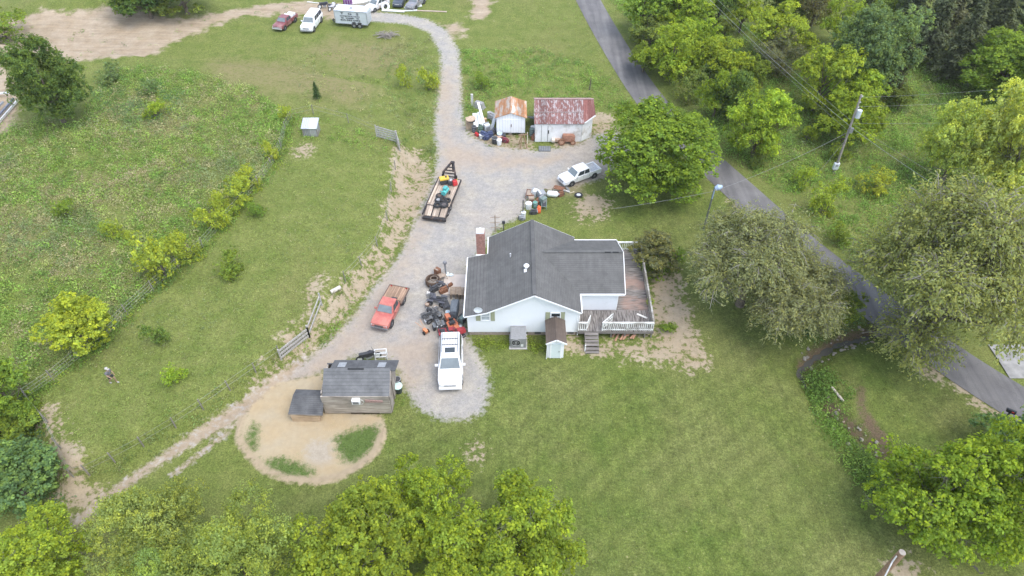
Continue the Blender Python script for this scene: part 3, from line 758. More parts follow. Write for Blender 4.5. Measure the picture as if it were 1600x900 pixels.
for x in (-w*.8,-.1,w*.8):
    for y in (.3, dl-.3): MB().box((x,y,.15),(.35,.35,.4)).build('pier', FOUND, shed)
# white garage with a rusty red roof
ZG, ZGR = 2.35, 3.75
fl = F(834.8,193.7,ZG); fm = F(914.5,192.6,ZG); fr_ = F(930,186,ZG); rl_ = F(834.8,154.5,ZGR); rr_ = F(927.8,155,ZGR)
gar = thing('garage', 'white block garage with streaked rusty red tin roof', 'garage', (0, 0, 0))
yr = (rl_[1]+rr_[1])/2; yb2 = 2*yr - fl[1]
seam = (fl[0]*.17+fm[0]*.83)
kz = lambda y: ZG + (ZGR-ZG)*(y-fl[1])/(yr-fl[1])
xm = fm[0] - .15
slab([(rl_[0],yr,ZGR),(xm,yr,ZGR),(xm,fl[1],ZG),(fl[0],fl[1],ZG)],.07).build('roof', REDTIN, gar)
slab([(xm+.004,yr,ZGR+.012),(rr_[0],yr,ZGR+.012),(fr_[0],fr_[1],kz(fr_[1])+.012),(xm+.004,fm[1],kz(fm[1])+.012)],.07).build('roof', REDTIN2, gar)
slab([(rl_[0],yr,ZGR),(rr_[0],yr,ZGR),(rr_[0],yb2,ZG),(rl_[0],yb2,ZG)],.07).build('roof', REDTIN, gar)
MB().bar((fl[0]+.05,(fl[1]+yr)/2-.1,kz((fl[1]+yr)/2-.1)+.03),(xm,(fl[1]+yr)/2-.1,kz((fl[1]+yr)/2-.1)+.03),.05,.03).build('roof_seam', M((.4,.36,.34),.6,.2), gar)
MB().bar((rl_[0],yr,ZGR+.02),(rr_[0],yr,ZGR+.02),.2,.05).build('ridge_cap', M((.33,.22,.2),.7,var=.3), gar)
MB().bar((xm+.1,fm[1]-.02,kz(fm[1])-.07),(fr_[0],fr_[1]-.02,kz(fr_[1])-.07),.06,.16).build('fascia', TRIM, gar)
wl0 = F(837,217.8); wl1 = F(910.5,217.8); wl2 = F(925.3,213.5)
yw = fl[1] + .18; x0 = fl[0]+.12; x1 = fm[0]-.3; x2 = fr_[0]-.25; y2 = fr_[1]+.15
MB().prism([(x0,yw,0),(x1,yw,0),(x2,y2,0),(x2,yb2-.2,0),(x0,yb2-.2,0)], (0,0,ZG-.06)).build('wall', WHITEM, gar)
MB().prism([(x0,yw+.1,ZG-.05),(x0,yb2-.3,ZG-.05),(x0,yr,ZGR-.12)], (.1,0,0)).build('gable', WHITEM, gar)
MB().prism([(x2-.1,y2+.3,kz(y2+.3)-.12),(x2-.1,yb2-.3,ZG-.05),(x2-.1,yr,ZGR-.12)], (.1,0,0)).build('gable', WHITEM, gar)
for px, wd in ((846,.04),(856,.05)):
    x = RY(px,205,yw)[0]; MB().box((x,yw-.012,1.05),(wd,.03,2.0)).build('door_gap', M((.18,.17,.16),.9), gar)
x = RY(857,205,yw)[0]; MB().box((x,yw-.02,1.25),(.12,.05,.4)).build('latch', M((.05,.05,.05),.6), gar)
x = RY(909,205,yw)[0]; MB().box((x,yw-.012,1.1),(.04,.03,2.1)).build('door_gap', M((.4,.4,.38),.9), gar)
# old wooden barn with a low coop on its side
BARNW = wood_mat((.17,.145,.12), (.40,.36,.31), axis=0, period=.19); BARNS = shingle_mat((.115,.117,.118),(.19,.19,.19), row=.32); BARND = shingle_mat((.075,.075,.078),(.15,.15,.15))
ZB, ZBR = 2.15, 3.25
nl = F(503.5,619,ZB); nr = F(608.3,619.4,ZB); tl = F(505,577.5,ZBR); tr_ = F(610,578,ZBR)
barn = thing('barn', 'weathered grey plank barn with shingle roof in the sandy yard', 'barn', (0, 0, 0))
ym = tl[1]; yfar = F(570, 562.5, 2.45)[1]; xl, xr = nl[0], nr[0]; xfl = F(523,562,2.45)[0]; xfr = F(617.5,563,2.45)[0]
slab([(xl,nl[1],ZB),(xr,nl[1],ZB),(xr,ym+.1,ZBR+.03),(xl,ym+.1,ZBR+.03)],.1).build('roof', BARNS, barn)
slab([(xfl,yfar,2.45),(xr+.35,yfar,2.45),(xr+.35,ym,ZBR-.08),(xfl,ym,ZBR-.08)],.09).build('roof', BARND, barn)
for px in (535, 597):
    x, y = F(px, 571, 2.75); k = (y-ym)/(yfar-ym)
    MB().box((x, y, ZBR-.08-(ZBR-2.53)*k+.03),(.55,.75,.02), mat=Matrix.Rotation(-math.atan((ZBR-2.53)/(yfar-ym)),4,'X')).build('roof_patch', M((.28,.29,.3),.6,var=.2), barn)
MB().bar((xl+1.75,ym+.02,ZBR+.06),(xl+2.9,ym+.02,ZBR+.06),.08,.05).build('ridge_gap', M((.03,.03,.03),.9), barn)
yn = F(560,646.5,.05)[1]; x0 = F(508,640,.4)[0]; x1 = F(611.8,640,.4)[0]
MB().box(((x0+x1)/2,yn+.05,1.13),(x1-x0,.1,2.02)).build('wall', BARNW, barn)
MB().box((x0+.05,(yn+yfar)/2,1.15),(.1,yfar-yn-.5,2.3)).build('wall', BARNW, barn)
MB().box(((x0+x1)/2,yfar-.25,1.2),(x1-x0,.1,2.3)).build('wall', BARND, barn)
BW2 = wood_mat((.20,.17,.145), (.43,.38,.33), axis=2, period=.2)
MB().prism([(x1-.02,yn+.12,.1),(x1-.02,yn+.9,.1),(x1-.02,yn+.9,2.35),(x1-.02,yn+.12,2.1)], (.08,0,0)).build('wall', BW2, barn)
MB().prism([(x1-.02,ym-.2,.1),(x1-.02,yfar-.3,.1),(x1-.02,yfar-.3,2.4),(x1-.02,ym,3.1)], (.08,0,0)).build('wall', BW2, barn)
MB().prism([(x1-.15,yn+.5,2.2),(x1-.15,ym,3.15),(x1-.15,ym-.3,2.1)], (.05,0,0)).build('gable', M((.04,.035,.03),.9), barn)  # near-black sheet paints the shaded interior behind the open barn end
for y in (yn+.9, yn+1.8, ym-.2): MB().box((x1+.03,y,1.2),(.11,.11,2.3)).build('post', BW2, barn)
MB().bar((x1+.08,yn+.05,2.02),(x1+.08,ym,3.12),.05,.16).build('barge_board', BW2, barn)
dk = M((.05,.035,.025),.9)
mB = MB(); mB.box(((x0+x1)/2+.5,yn-.01,.14),(2.1,.03,.1)); mB.build('sill_gap', dk, barn)
x, z = RY(558,624,yn); b_ = tag(bpy.data.objects.new('window_unit', None), 'white window air conditioner mounted on the barn wall', 'air conditioner'); link(b_); b_.location = (x, yn-.12, z+.0)
MB().box((-.05,-.05,0),(.56,.3,.40)).build('case', TRIM, b_); MB().box((-.05,-.206,-.02),(.42,.02,.26)).build('vent_grille', M((.2,.2,.2),.7), b_)
x, z = RY(561,626,yn); wr = MB(); x = RY(561.5,626,yn)[0]; wr.ring((x+.05,yn-.08,z-.05),.26,.03,(0,1,0),24); wr.ring((x+.05,yn-.08,z-.05),.05,.03,(0,1,0),10)
for k in range(8):
    a = k*math.pi/4; wr.tube([(x+.05,yn-.08,z-.05),(x+.05+.25*math.cos(a),yn-.08,z-.05+.25*math.sin(a))],.012,5)
tag(wr.build('spoked_wheel_rim', M((.5,.49,.46),.6,.2)), 'bare spoked wheel hung on the barn wall', 'wheel')
lad = MB(); xa_, z_ = RY(567,624,yn); xb_ = RY(598,626,yn)[0]
for dz in (0,-.2): lad.bar((xa_+.15,yn-.06,z_-.02+dz),(xb_,yn-.06,z_-.12+dz*.6),.05,.07)
for k in range(7): q = k/6; lad.bar((xa_+.2+(xb_-xa_-.25)*q,yn-.06,z_-.02-.1*q),(xa_+.2+(xb_-xa_-.25)*q,yn-.06,z_-.2-.04*q),.03,.03)
tag(lad.build('ladder', M((.36,.24,.21),.8,var=.3)), 'faded red ladder hung flat along the barn wall', 'ladder')
# coop
ZC, ZCR = .95, 1.65
a0 = F(450,646.5,ZC); a1 = F(504,648.5,ZC); r0 = F(460,617,ZCR); r1 = F(504.6,618.5,ZCR); b0 = F(464.5,607.5,1.25); b1 = F(504,609,1.25)
coop = thing('chicken_coop', 'low coop with dark shingle roof built onto the barn side', 'coop', (0,0,0))
slab([(*a0,ZC),(*a1,ZC),(a1[0],r1[1],ZCR),(r0[0]-.1,r0[1],ZCR)],.08).build('roof', BARND, coop)
slab([(r0[0]-.1,r0[1],ZCR),(a1[0],r1[1],ZCR),(a1[0],b1[1],1.2),(b0[0]-.1,b0[1],1.2)],.08).build('roof', BARND, coop)
MB().bar((*a0,ZC-.06),(*a1,ZC-.06),.05,.1).build('fascia', BARNW, coop)
c0 = F(457.5,658.5,.05); c1 = F(500.5,658.5,.05)
MB().prism([(c0[0],c0[1],.03),(c1[0],c1[1],.03),(c1[0],b1[1]-.3,.03),(c0[0],b1[1]-.3,.03)],(0,0,.8)).build('box', wood_mat((.30,.21,.13),(.52,.40,.28),axis=0,period=.3), coop)
# tin hutch out in the field
q = [F(474.4,187,2.6),F(499.3,186.3,2.6),F(497.8,202.5,2.25),F(472.7,204,2.25)]
gxh, gyh, gzh = P(486, 213.3)
hut = thing('hutch', 'small shiny tin roofed animal hutch standing in the field', 'hutch', (gxh, gyh, gzh))
ww = .76; TINP = tin_mat((.66,.68,.72),(.5,.47,.43),.1,axis=0,period=.2,rough=.4,metal=.4); TING = tin_mat((.36,.36,.36),(.3,.26,.22),.3,axis=0,period=.18,rough=.6,metal=.3)
MB().prism([(-ww,0,0),(ww,0,0),(ww,1.25,0),(-ww,1.25,0)],(0,0,1.0)).build('wall', TING, hut)
slab([(-ww-.1,-.15,1.06),(ww+.1,-.15,1.06),(ww+.1,1.4,1.45),(-ww-.1,1.4,1.45)],.05).build('roof', TINP, hut)
for s in (-1,1): MB().box((s*ww,-.02,.5),(.08,.08,1.0)).build('post', BARNW, hut)

# ------------------------------------------------------------------ vehicles
RUB = M((.033,.033,.034),.85,var=.3); DARKP = M((.055,.055,.058),.6,var=.2); CHROME = M((.55,.55,.55),.25,.9,var=.1)
CGLASS = M((.045,.055,.06),.08,var=.1,spec=.7); WSGLASS = M((.16,.185,.19),.1,var=.2,scale=1.5,spec=.7); LAMP = M((.62,.64,.64),.15,var=.1,spec=.6); STEEL = M((.35,.35,.36),.4,.7)
def paint(c, dirt=None, amt=.3, rough=.32): return M(c, rough, 0, .05, 2.5, .5, .35, dirt, amt)
def set_line(o, fpx, rpx):
    f = Vector(P(*fpx)[:2]); r = Vector(P(*rpx)[:2]); d = f - r; m = (f + r)/2
    o.location = (m.x, m.y, H1(m.x, m.y)); o.rotation_euler = (0,0,math.atan2(d.y, d.x)); return d.length
def set_line2(o, fx, fy, fz, rx, ry, rz_):  # nose and tail given with their heights above the ground
    g = P(fx, fy)[2]; f = Vector(F(fx, fy, g+fz)); r = Vector(F(rx, ry, g+rz_)); d = f - r; m = (f + r)/2
    o.location = (m.x, m.y, H1(m.x, m.y)); o.rotation_euler = (0,0,math.atan2(d.y, d.x)); print(o.name, round(d.length,2)); return d.length
def wheel(parent, x, y, r=.36, wd=.24, rim=STEEL):
    w_ = bpy.data.objects.new('wheel', None); link(w_, parent); w_.location = (x, y, r)
    t = MB(); s = wd/2
    prof = [(r*.62,s*.9),(r*.9,s),(r,s*.7),(r,-s*.7),(r*.9,-s),(r*.62,-s*.9)]
    rings = [[(a*math.cos(k), b, a*math.sin(k)) for a, b in prof] for k in np.linspace(0,2*math.pi,20,False)]
    t.loft(rings + [rings[0]], cap=False); t.build('tyre', RUB, w_, smooth=True)
    m = MB(); sg = 1 if y > 0 else -1
    m.cyl((0,-s*.6,0),(0,s*.6,0),r*.63,r*.63,16); m.cyl((0,sg*s*.6,0),(0,sg*s*.85,0),r*.2,r*.15,8)
    for k in range(5):
        a = k*2*math.pi/5; m.bar((r*.12*math.cos(a),sg*s*.68,r*.12*math.sin(a)),(r*.58*math.cos(a),sg*s*.68,r*.58*math.sin(a)),.05,.05)
    m.build('rim', rim, w_)
    return w_
def body_rings(st):
    R = []
    for x, zl, z1, z2, zt, wl, wm, wt_ in st:
        R.append([(x,-wl,zl),(x,-wm,z1),(x,-wm*.985,z2),(x,-wt_,zt),(x,wt_,zt),(x,wm*.985,z2),(x,wm,z1),(x,wl,zl)])
    return R
def vehicle(name, label, cat, spec, pmat, fpx, rpx, group=None, roofmat=None, k=None):
    v = thing(name, label, cat, (0,0,0), 0, group)
    L_ = set_line2(v, *fpx, *rpx); k_ = k or min(1.08, max(.8, L_/(spec['front']-spec['back']))); v.scale = (k_, k_, k_)
    W = spec['w']/2; F_, B_ = spec['front'], spec['back']; hz_, bz = spec['hood'], spec['belt']
    cb0, cb1, ct0, ct1, ctz = spec['cab']; g = spec.get('clear', .32)
    be = spec.get('body_end', B_)
    st = [(F_, g+.12, g+.18, hz_-.34, hz_-.26, W*.74, W*.80, W*.72), (F_-.1, g+.02, g+.16, hz_-.16, hz_-.09, W*.86, W*.93, W*.80),
          (F_-.45, g, g+.2, hz_-.07, hz_-.01, W*.92, W*.99, W*.84), (cb0+.1, g-.02, g+.2, bz-.08, bz-.02, W*.95, W, W*.88),
          (cb0-.5, g-.02, g+.2, bz-.05, bz, W*.95, W, W*.93), (be+.25, g-.02, g+.2, bz-.05, bz, W*.95, W, W*.93), (be, g+.06, g+.22, bz-.08, bz-.03, W*.9, W*.96, W*.9)]
    MB().loft(body_rings(st)).build('body', pmat, v, smooth=True)
    wb, wt_ = W*.93, W*.76
    def cp(s, h, e=0.0): return (cb0+(cb1-cb0)*s)*(1-h)+(ct0+(ct1-ct0)*s)*h, wb+(wt_-wb)*h+e, bz-.03+(ctz-bz+.03)*h
    rings = []
    for h, k in ((0,1),(.5,1.0),(.9,.995),(1.0,.95)):
        r = []
        for s, yy in ((0,.0),(0,1),(1,1),(1,-1),(0,-1)):
            x, y, z = cp(s, h)
            r.append((x + (0.05*(1 if s == 0 else -1) if yy == 0 else 0), y*yy*k, z))
        r = [r[0], r[1], r[2], r[3], r[4]]; rings.append(r)
    rings[-1] = [(p[0]*.97+ (ct0+ct1)/2*.03, p[1], p[2]) for p in rings[-1]]
    MB().loft(rings).build('cabin', roofmat or pmat, v, bevel=.04)
    e = .014
    def quad(nm, pts, mat):
        m = MB(); n = (Vector(pts[1])-Vector(pts[0])).cross(Vector(pts[2])-Vector(pts[1])).normalized()*.02
        m.prism(pts, n); return m.build(nm, mat, v)
    x0, y0, z0 = cp(0,.1); x1, y1, z1 = cp(0,.88)
    quad('windshield', [(x0+.065,-y0*.9,z0),(x0+.065,y0*.9,z0),(x1+.065,y1*.88,z1),(x1+.065,-y1*.88,z1)], spec.get('ws', WSGLASS))
    x0, y0, z0 = cp(1,.2); x1, y1, z1 = cp(1,.85)
    quad('rear_window', [(x0-e,y0*.86,z0),(x0-e,-y0*.86,z0),(x1-e,-y1*.84,z1),(x1-e,y1*.84,z1)], CGLASS)
    for a, b in spec['windows']:
        for sg in (1,-1):
            pts = []
            for s, h in ((a,.12),(b,.12),(b,.84),(a,.84)):
                x, y, z = cp(s, h, e); pts.append((x, y*sg, z))
            quad('window', pts if sg > 0 else pts[::-1], CGLASS)
    for sg in (1,-1):
        MB().box((F_-.08, sg*W*.68, hz_-.27),(.1,.36*W/.9,.16)).build('headlight', LAMP, v)
        MB().box((cb0-.3, sg*(W+.12), bz+.1),(.12,.22,.17)).build('mirror', spec.get('mirror', pmat), v)
        MB().box((B_+.02, sg*W*.86, bz-.16),(.07,.14,.24)).build('tail_light', M((.35,.02,.02),.3,var=.05), v)
    gr = MB(); gr.box((F_+.005, 0, hz_-.30),(.05,W*.95,.17))
    gr.build('grille', spec.get('grille', DARKP), v)
    MB().box((F_+.02,0,g+.16),(.16,W*1.86,.2)).build('bumper', spec.get('bumper', pmat), v, bevel=.03)
    if be == B_: MB().box((B_-.02,0,g+.16),(.16,W*1.86,.2)).build('bumper', spec.get('bumper', pmat), v, bevel=.03)
    ax = spec['axles']; r = spec.get('r', .37)
    for x in ax:
        for sg in (1,-1):
            wheel(v, x, sg*(W-.1), r, .25, spec.get('rim', STEEL))
            MB().cyl((x, sg*(W-.16), r), (x, sg*(W+.006), r), r*1.17, r*1.17, 20).build('wheel_arch', spec.get('arch', DARKP), v)
    # panel lines
    pl = MB()
    for s in spec.get('doors', ()):
        for sg in (1,-1): pl.box((s, sg*(W*.995), (g+bz)/2+.1),(.02,.02,bz-g-.25))
    if spec.get('doors'): pl.build('door_seam', M((.2,.2,.2),.7), v)
    hs = MB()
    for sg in (1,-1): hs.bar((F_-.35,sg*W*.70,hz_-.012),(cb0+.15,sg*W*.76,bz-.005),.03,.02)
    hs.build('hood_seam', spec.get('seam', pmat), v)
    bed = spec.get('bed')
    if bed:
        b0, b1, bf, bt = bed
        MB().box(((b0+b1)/2,0,bf),(b0-b1,W*1.86,.08)).build('bed_floor', spec.get('bedmat', M((.4,.4,.42),.6)), v)
        for sg in (1,-1): MB().box(((b0+b1)/2, sg*(W-.07), (g+.1+bt)/2),(b0-b1,.13,bt-g-.1)).build('bed_side', pmat, v, bevel=.02)
        MB().box((b0-.03,0,(bf+bt)/2),(.06,W*1.7,bt-bf)).build('bed_front', pmat, v)
        MB().box((b1+.04,0,(bf+bt)/2-.1),(.08,W*1.8,bt-bf+.2)).build('tailgate', pmat, v, bevel=.02)
        MB().box((b1-.06,0,g+.14),(.16,W*1.8,.18)).build('bumper', CHROME, v)
    return v
SUVS = dict(w=1.84, front=2.36, back=-2.36, hood=1.08, belt=1.12, cab=(1.02,-2.33,.28,-2.14,1.78), windows=[(.12,.38),(.41,.66),(.69,.95)], axles=(1.45,-1.4), doors=(.62,-.35,-1.15), grille=M((.5,.5,.5),.4,.5), clear=.34)
suv = vehicle('suv', 'white estate car with roof rack and sunroof parked on the gravel by the house', 'suv', SUVS, paint((.80,.80,.80)), (704,599,.4), (703.5,524,1.7), k=1.0)
rk = MB()
for sg in (1,-1): rk.bar((.0,sg*.6,1.86),(-2.0,sg*.6,1.86),.04,.04)
for x in (-.75,-1.35): rk.bar((x,-.62,1.88),(x,.62,1.88),.05,.03)
for k in range(5): rk.bar((-.72,-.44+.22*k,1.795),(-2.05,-.44+.22*k,1.795),.03,.02)
rk.build('roof_rack', M((.09,.09,.09),.6), suv)
MB().box((-.28,0,1.785),(.50,.78,.03)).build('sunroof', CGLASS, suv)
for sg in (1,-1): MB().box((-.2,sg*.935,.62),(3.9,.03,.1)).build('side_trim', M((.62,.62,.62),.5), suv)
PKW = dict(w=1.9, front=2.8, back=-2.8, hood=1.10, belt=1.18, body_end=-1.2, cab=(1.30,-1.12,.62,-.98,1.82), windows=[(.14,.55),(.60,.94)], axles=(1.75,-1.75), bed=(-1.2,-2.8,.82,1.16), bedmat=M((.52,.52,.53),.5), doors=(1.0,.0,-.95), clear=.42, r=.40, grille=M((.2,.2,.21),.4,.4), bumper=M((.55,.55,.55),.4,.3))
pk = vehicle('pickup_truck', 'white crew cab pickup parked beside the big yard tree', 'pickup', PKW, paint((.80,.80,.80)), (880.5,282,.5), (930,256,1.15))
RED = M((.40,.095,.08),.5,0,.1,2.0,.4,.1,(.48,.17,.13),.75)
RDT = dict(w=1.95, front=2.75, back=-2.75, hood=1.14, belt=1.2, body_end=-.6, cab=(1.15,-.55,.55,-.42,1.86), windows=[(.14,.52),(.58,.92)], axles=(1.75,-1.6), doors=(.9,-.1), clear=.45, r=.42, grille=M((.10,.10,.10),.5,.3), bumper=M((.24,.24,.25),.4,.6))
rt = vehicle('flatbed_truck', 'faded red flatbed truck on the gravel drive', 'truck', RDT, RED, (592.5,513,.45), (623,446.5,1.05))
FBW = wood_mat((.24,.15,.10),(.40,.27,.18),axis=0,period=.22)
MB().box((-1.72,0,1.0),(2.3,2.15,.07)).build('flatbed_floor', FBW, rt)
fb = MB()
for sg in (1,-1): fb.bar((-.57,sg*1.1,.99),(-2.87,sg*1.1,.99),.07,.16)
fb.bar((-2.9,-1.13,.98),(-2.9,1.13,.98),.07,.18); fb.bar((-.62,-1.0,1.35),(-.62,1.0,1.35),.06,.06)
for sg in (1,-1): fb.bar((-.62,sg*.98,1.0),(-.62,sg*.98,1.38),.06,.06); fb.bar((-.6,sg*.4,.72),(-2.8,sg*.4,.72),.1,.2)
fb.build('flatbed_frame', M((.13,.09,.075),.8,var=.3), rt)
MB().box((-.95,.15,1.1),(.45,.55,.16)).build('toolbox', DARKP, rt)
MAR = M((.20,.06,.065),.45,0,.1,2.0,.4,.15,(.30,.16,.15),.5)
MRT = dict(PKW); MRT.update(w=1.95, hood=1.08, belt=1.14, cab=(1.2,-.72,.6,-.6,1.75), body_end=-.8, bed=(-.8,-2.8,.72,1.12), windows=[(.14,.55),(.62,.92)], doors=(.9,-.2), bumper=M((.6,.6,.6),.4,.5), grille=M((.3,.3,.3),.5))
mr_ = vehicle('pickup_truck', 'maroon pickup with white boxes in its bed parked on the upper field', 'pickup', MRT, MAR, (433.7,45,.4), (456,17.5,1.15))
MB().box((-1.35,0,1.22),(.6,1.5,.5)).build('bed_box', M((.72,.72,.74),.5), mr_, bevel=.06)
MB().box((-2.3,0,1.15),(.7,1.3,.4)).build('bed_box', M((.68,.68,.7),.5), mr_, bevel=.06)
VNS = dict(SUVS); VNS.update(w=1.95, front=2.6, back=-2.7, hood=1.12, belt=1.16, cab=(1.25,-2.66,.6,-2.5,1.86), axles=(1.7,-1.7), r=.40, windows=[(.11,.33),(.36,.60),(.63,.95)], bumper=M((.3,.3,.3),.5,.3), grille=M((.25,.25,.25),.5))
vn = vehicle('suv', 'long white wagon parked beside the maroon pickup', 'suv', VNS, paint((.78,.78,.78)), (482.5,43.5,.4), (488.7,15.5,1.8), k=.92)
# cars cut by the top of the picture
j1 = vehicle('junk_car', 'white car body parked behind the silver cargo trailer', 'car', SUVS, paint((.72,.72,.72),(.4,.3,.24),.4), (580,13,.4), (598,-4,1.2))
JK = dict(SUVS); JK.update(rim=DARKP)
j2 = vehicle('junk_car', 'dark blue car with pale windshield at the field edge', 'car', JK, paint((.05,.06,.075)), (622,7,.4), (628,-16,1.5))
j3 = vehicle('junk_car', 'grey car beside the dark blue car at the field edge', 'car', dict(JK, hood=1.0), paint((.22,.22,.24),(.3,.24,.2),.3), (641,11,.4), (658,-10,1.2))

# silver cargo trailer with lettering
tx0, ty0, _ = P(526, 41.5); tx1, ty1, _ = P(575.5, 45)
tr = thing('cargo_trailer', 'silver enclosed cargo trailer with black lettering on its side', 'trailer', ((tx0+tx1)/2,(ty0+ty1)/2,H1(tx0,ty0)), math.atan2(ty1-ty0, tx1-tx0))
TL = math.hypot(tx1-tx0, ty1-ty0)/2; SIL = M((.56,.59,.63),.45,.25,var=.07,scale=1.5); TW = 1.9
MB().prism([(-TL,0,.5),(TL,0,.5),(TL,TW,.5),(-TL-.25,TW*.5+.2,.5),(-TL,TW,.5)][:3]+[(-TL,TW,.5)],(0,0,1.85)).build('body', SIL, tr, bevel=.03)
slab([(-TL-.03,-.03,2.38),(TL+.03,-.03,2.38),(TL+.03,TW+.03,2.38),(-TL-.03,TW+.03,2.38)],.06).build('roof', M((.72,.78,.86),.35,.2,var=.05), tr)
MB().box((-.1,TW*.45,2.43),(.35,.35,.1)).build('roof_vent', M((.25,.25,.25),.5), tr)
cr = MB()
for x in (-TL,TL): cr.box((x,-.025,1.4),(.09,.05,1.8))
cr.box((0,-.028,2.29),(2*TL,.05,.1)); cr.box((0,-.028,.56),(2*TL,.05,.1))
for k in (-.5,.0,.5): cr.box((k*TL*1.6,TW/2,2.385),(.04,TW,.03))
cr.build('trim', M((.40,.42,.45),.4,.4), tr)
for x in (.35, 1.15):
    w_ = wheel(tr, x, -.05, .34, .22)
    MB().cyl((x,-.015,.42),(x,-.003,.42),.44,.44,18).build('wheel_arch', M((.06,.06,.06),.7), tr)
tg = MB(); tg.bar((-TL-.9,TW/2,.5),(-TL,.2,.5),.08,.1); tg.bar((-TL-.9,TW/2,.5),(-TL,TW-.2,.5),.08,.1); tg.cyl((-TL-.7,TW/2,.1),(-TL-.7,TW/2,.75),.05,.05,8)
tg.build('tongue', DARKP, tr)
MB().prism([(TL+.001,.15,.6),(TL+.001,TW-.15,.6),(TL+.001,TW-.15,2.1),(TL+.001,.15,2.1)],(.04,0,0)).build('door', M((.45,.48,.51),.4,.3), tr)
BLK = M((.02,.02,.02),.6,var=.05)
def text_obj(name, s, size, loc, mat, parent, rot=(R_(90),0,0), sx=1.0, ex=.004):
    c = bpy.data.curves.new(name, 'FONT'); c.body = s; c.size = size; c.align_x = 'CENTER'; c.extrude = ex; c.offset = .006
    o = bpy.data.objects.new(name, c); dg = bpy.context.evaluated_depsgraph_get()
    link(o); bpy.context.view_layer.update()
    me = bpy.data.meshes.new_from_object(o.evaluated_get(bpy.context.evaluated_depsgraph_get()))
    bpy.data.objects.remove(o); me.name = name; me.materials.clear(); me.materials.append(mat)
    q = bpy.data.objects.new(name, me); link(q, parent); q.location = loc; q.rotation_euler = rot; q.scale = (sx,1,1); return q
def lettering(s, size, z, width):
    o = text_obj('lettering', s, size, (-.12,-.03,z), BLK, tr)
    xs = [v.co.x for v in o.data.vertices]; o.scale = (width/(max(xs)-min(xs)),1,1)
lettering('T   G   S', .42, 1.82, 2.6)
lettering('CONSTRUCTION', .22, 1.54, 2.85)
lettering('TN    LICENSED    TN', .24, 1.26, 2.6)
lettering('423-593-6494', .32, .94, 2.9)


gt = thing('gooseneck_trailer', 'long black gooseneck trailer with wooden deck carrying tyres and small machines', 'trailer', (0,0,0))
LL = set_line(gt, (703.5,289), (679,347)) ; L2 = LL/2
GW = 1.12; ZD = .8
DW = wood_mat((.32,.25,.19),(.47,.38,.30),axis=0,period=.2); BLKM = M((.035,.032,.032),.6,var=.3,dirt=(.12,.08,.06),dirt_amt=.3)
dl_ = -L2+1.55
MB().box(((dl_+L2)/2,0,ZD),(L2-dl_,2*GW,.06)).build('deck', DW, gt)
f = MB()
for sg in (1,-1): f.bar((-L2+.1,sg*(GW+.05),ZD-.05),(L2,sg*(GW+.05),ZD-.05),.1,.2); f.bar((dl_,sg*.55,ZD-.2),(L2,sg*.55,ZD-.2),.12,.22)
f.bar((L2,-GW-.1,ZD-.05),(L2,GW+.1,ZD-.05),.1,.2); f.bar((dl_-.05,-GW,ZD-.05),(dl_-.05,GW,ZD-.05),.1,.16)
f.build('frame', BLKM, gt)
MB().box((dl_*.35+L2*.65-1.0,GW-.13,ZD+.06),(L2*1.1,.16,.06)).build('rub_rail', M((.55,.44,.34),.8,var=.2), gt)
bt = MB().prism([(dl_-.1,-GW,ZD-.04),(dl_-.1,GW,ZD-.04),(-L2,GW,.42),(-L2,-GW,.42)],(0,0,-.08)); bt.build('dovetail', BLKM, gt)
for k in (-1,0,1):
    m = MB().prism([(dl_-.15,k*.74-.3,ZD+.03),(dl_-.15,k*.74+.3,ZD+.03),(-L2+.25,k*.74+.3,.52),(-L2+.25,k*.74-.3,.52)],(0,0,-.05)); m.build('ramp', DW, gt)
MB().box((-L2-.02,0,.36),(.14,2*GW+.1,.24)).build('bumper', BLKM, gt)
n_ = MB()
apx = L2+1.35; apz = 1.85
for sg in (1,-1):
    n_.bar((L2-.1,sg*.62,ZD-.02),(L2-.05,sg*.62,ZD+.85),.16,.16); n_.bar((L2-.05,sg*.62,ZD+.8),(apx,sg*.12,apz),.15,.18)
for k in (.22,.55): n_.bar((L2-.05+(apx-L2)*k,-.62+.5*k,ZD+.8+(apz-ZD-.8)*k),(L2-.05+(apx-L2)*k,.62-.5*k,ZD+.8+(apz-ZD-.8)*k),.08,.1)
n_.bar((L2-.1,-.62,ZD+.35),(L2-.1,.62,ZD+.35),.08,.1); n_.bar((L2-.1,-.62,ZD+.75),(L2-.1,.62,ZD+.75),.1,.1)
n_.cyl((apx,0,apz+.1),(apx,0,.75),.08,.08,10); n_.box((apx,0,apz),(.3,.4,.22))
for sg in (1,-1): n_.cyl((L2-.0,sg*.75,.05),(L2-.0,sg*.75,1.3),.06,.06,8)
n_.build('gooseneck', BLKM, gt)
for x in (-.9,-1.75):
    for sg in (1,-1): wheel(gt, x, sg*(GW-.12), .38, .24, M((.5,.5,.5),.5))

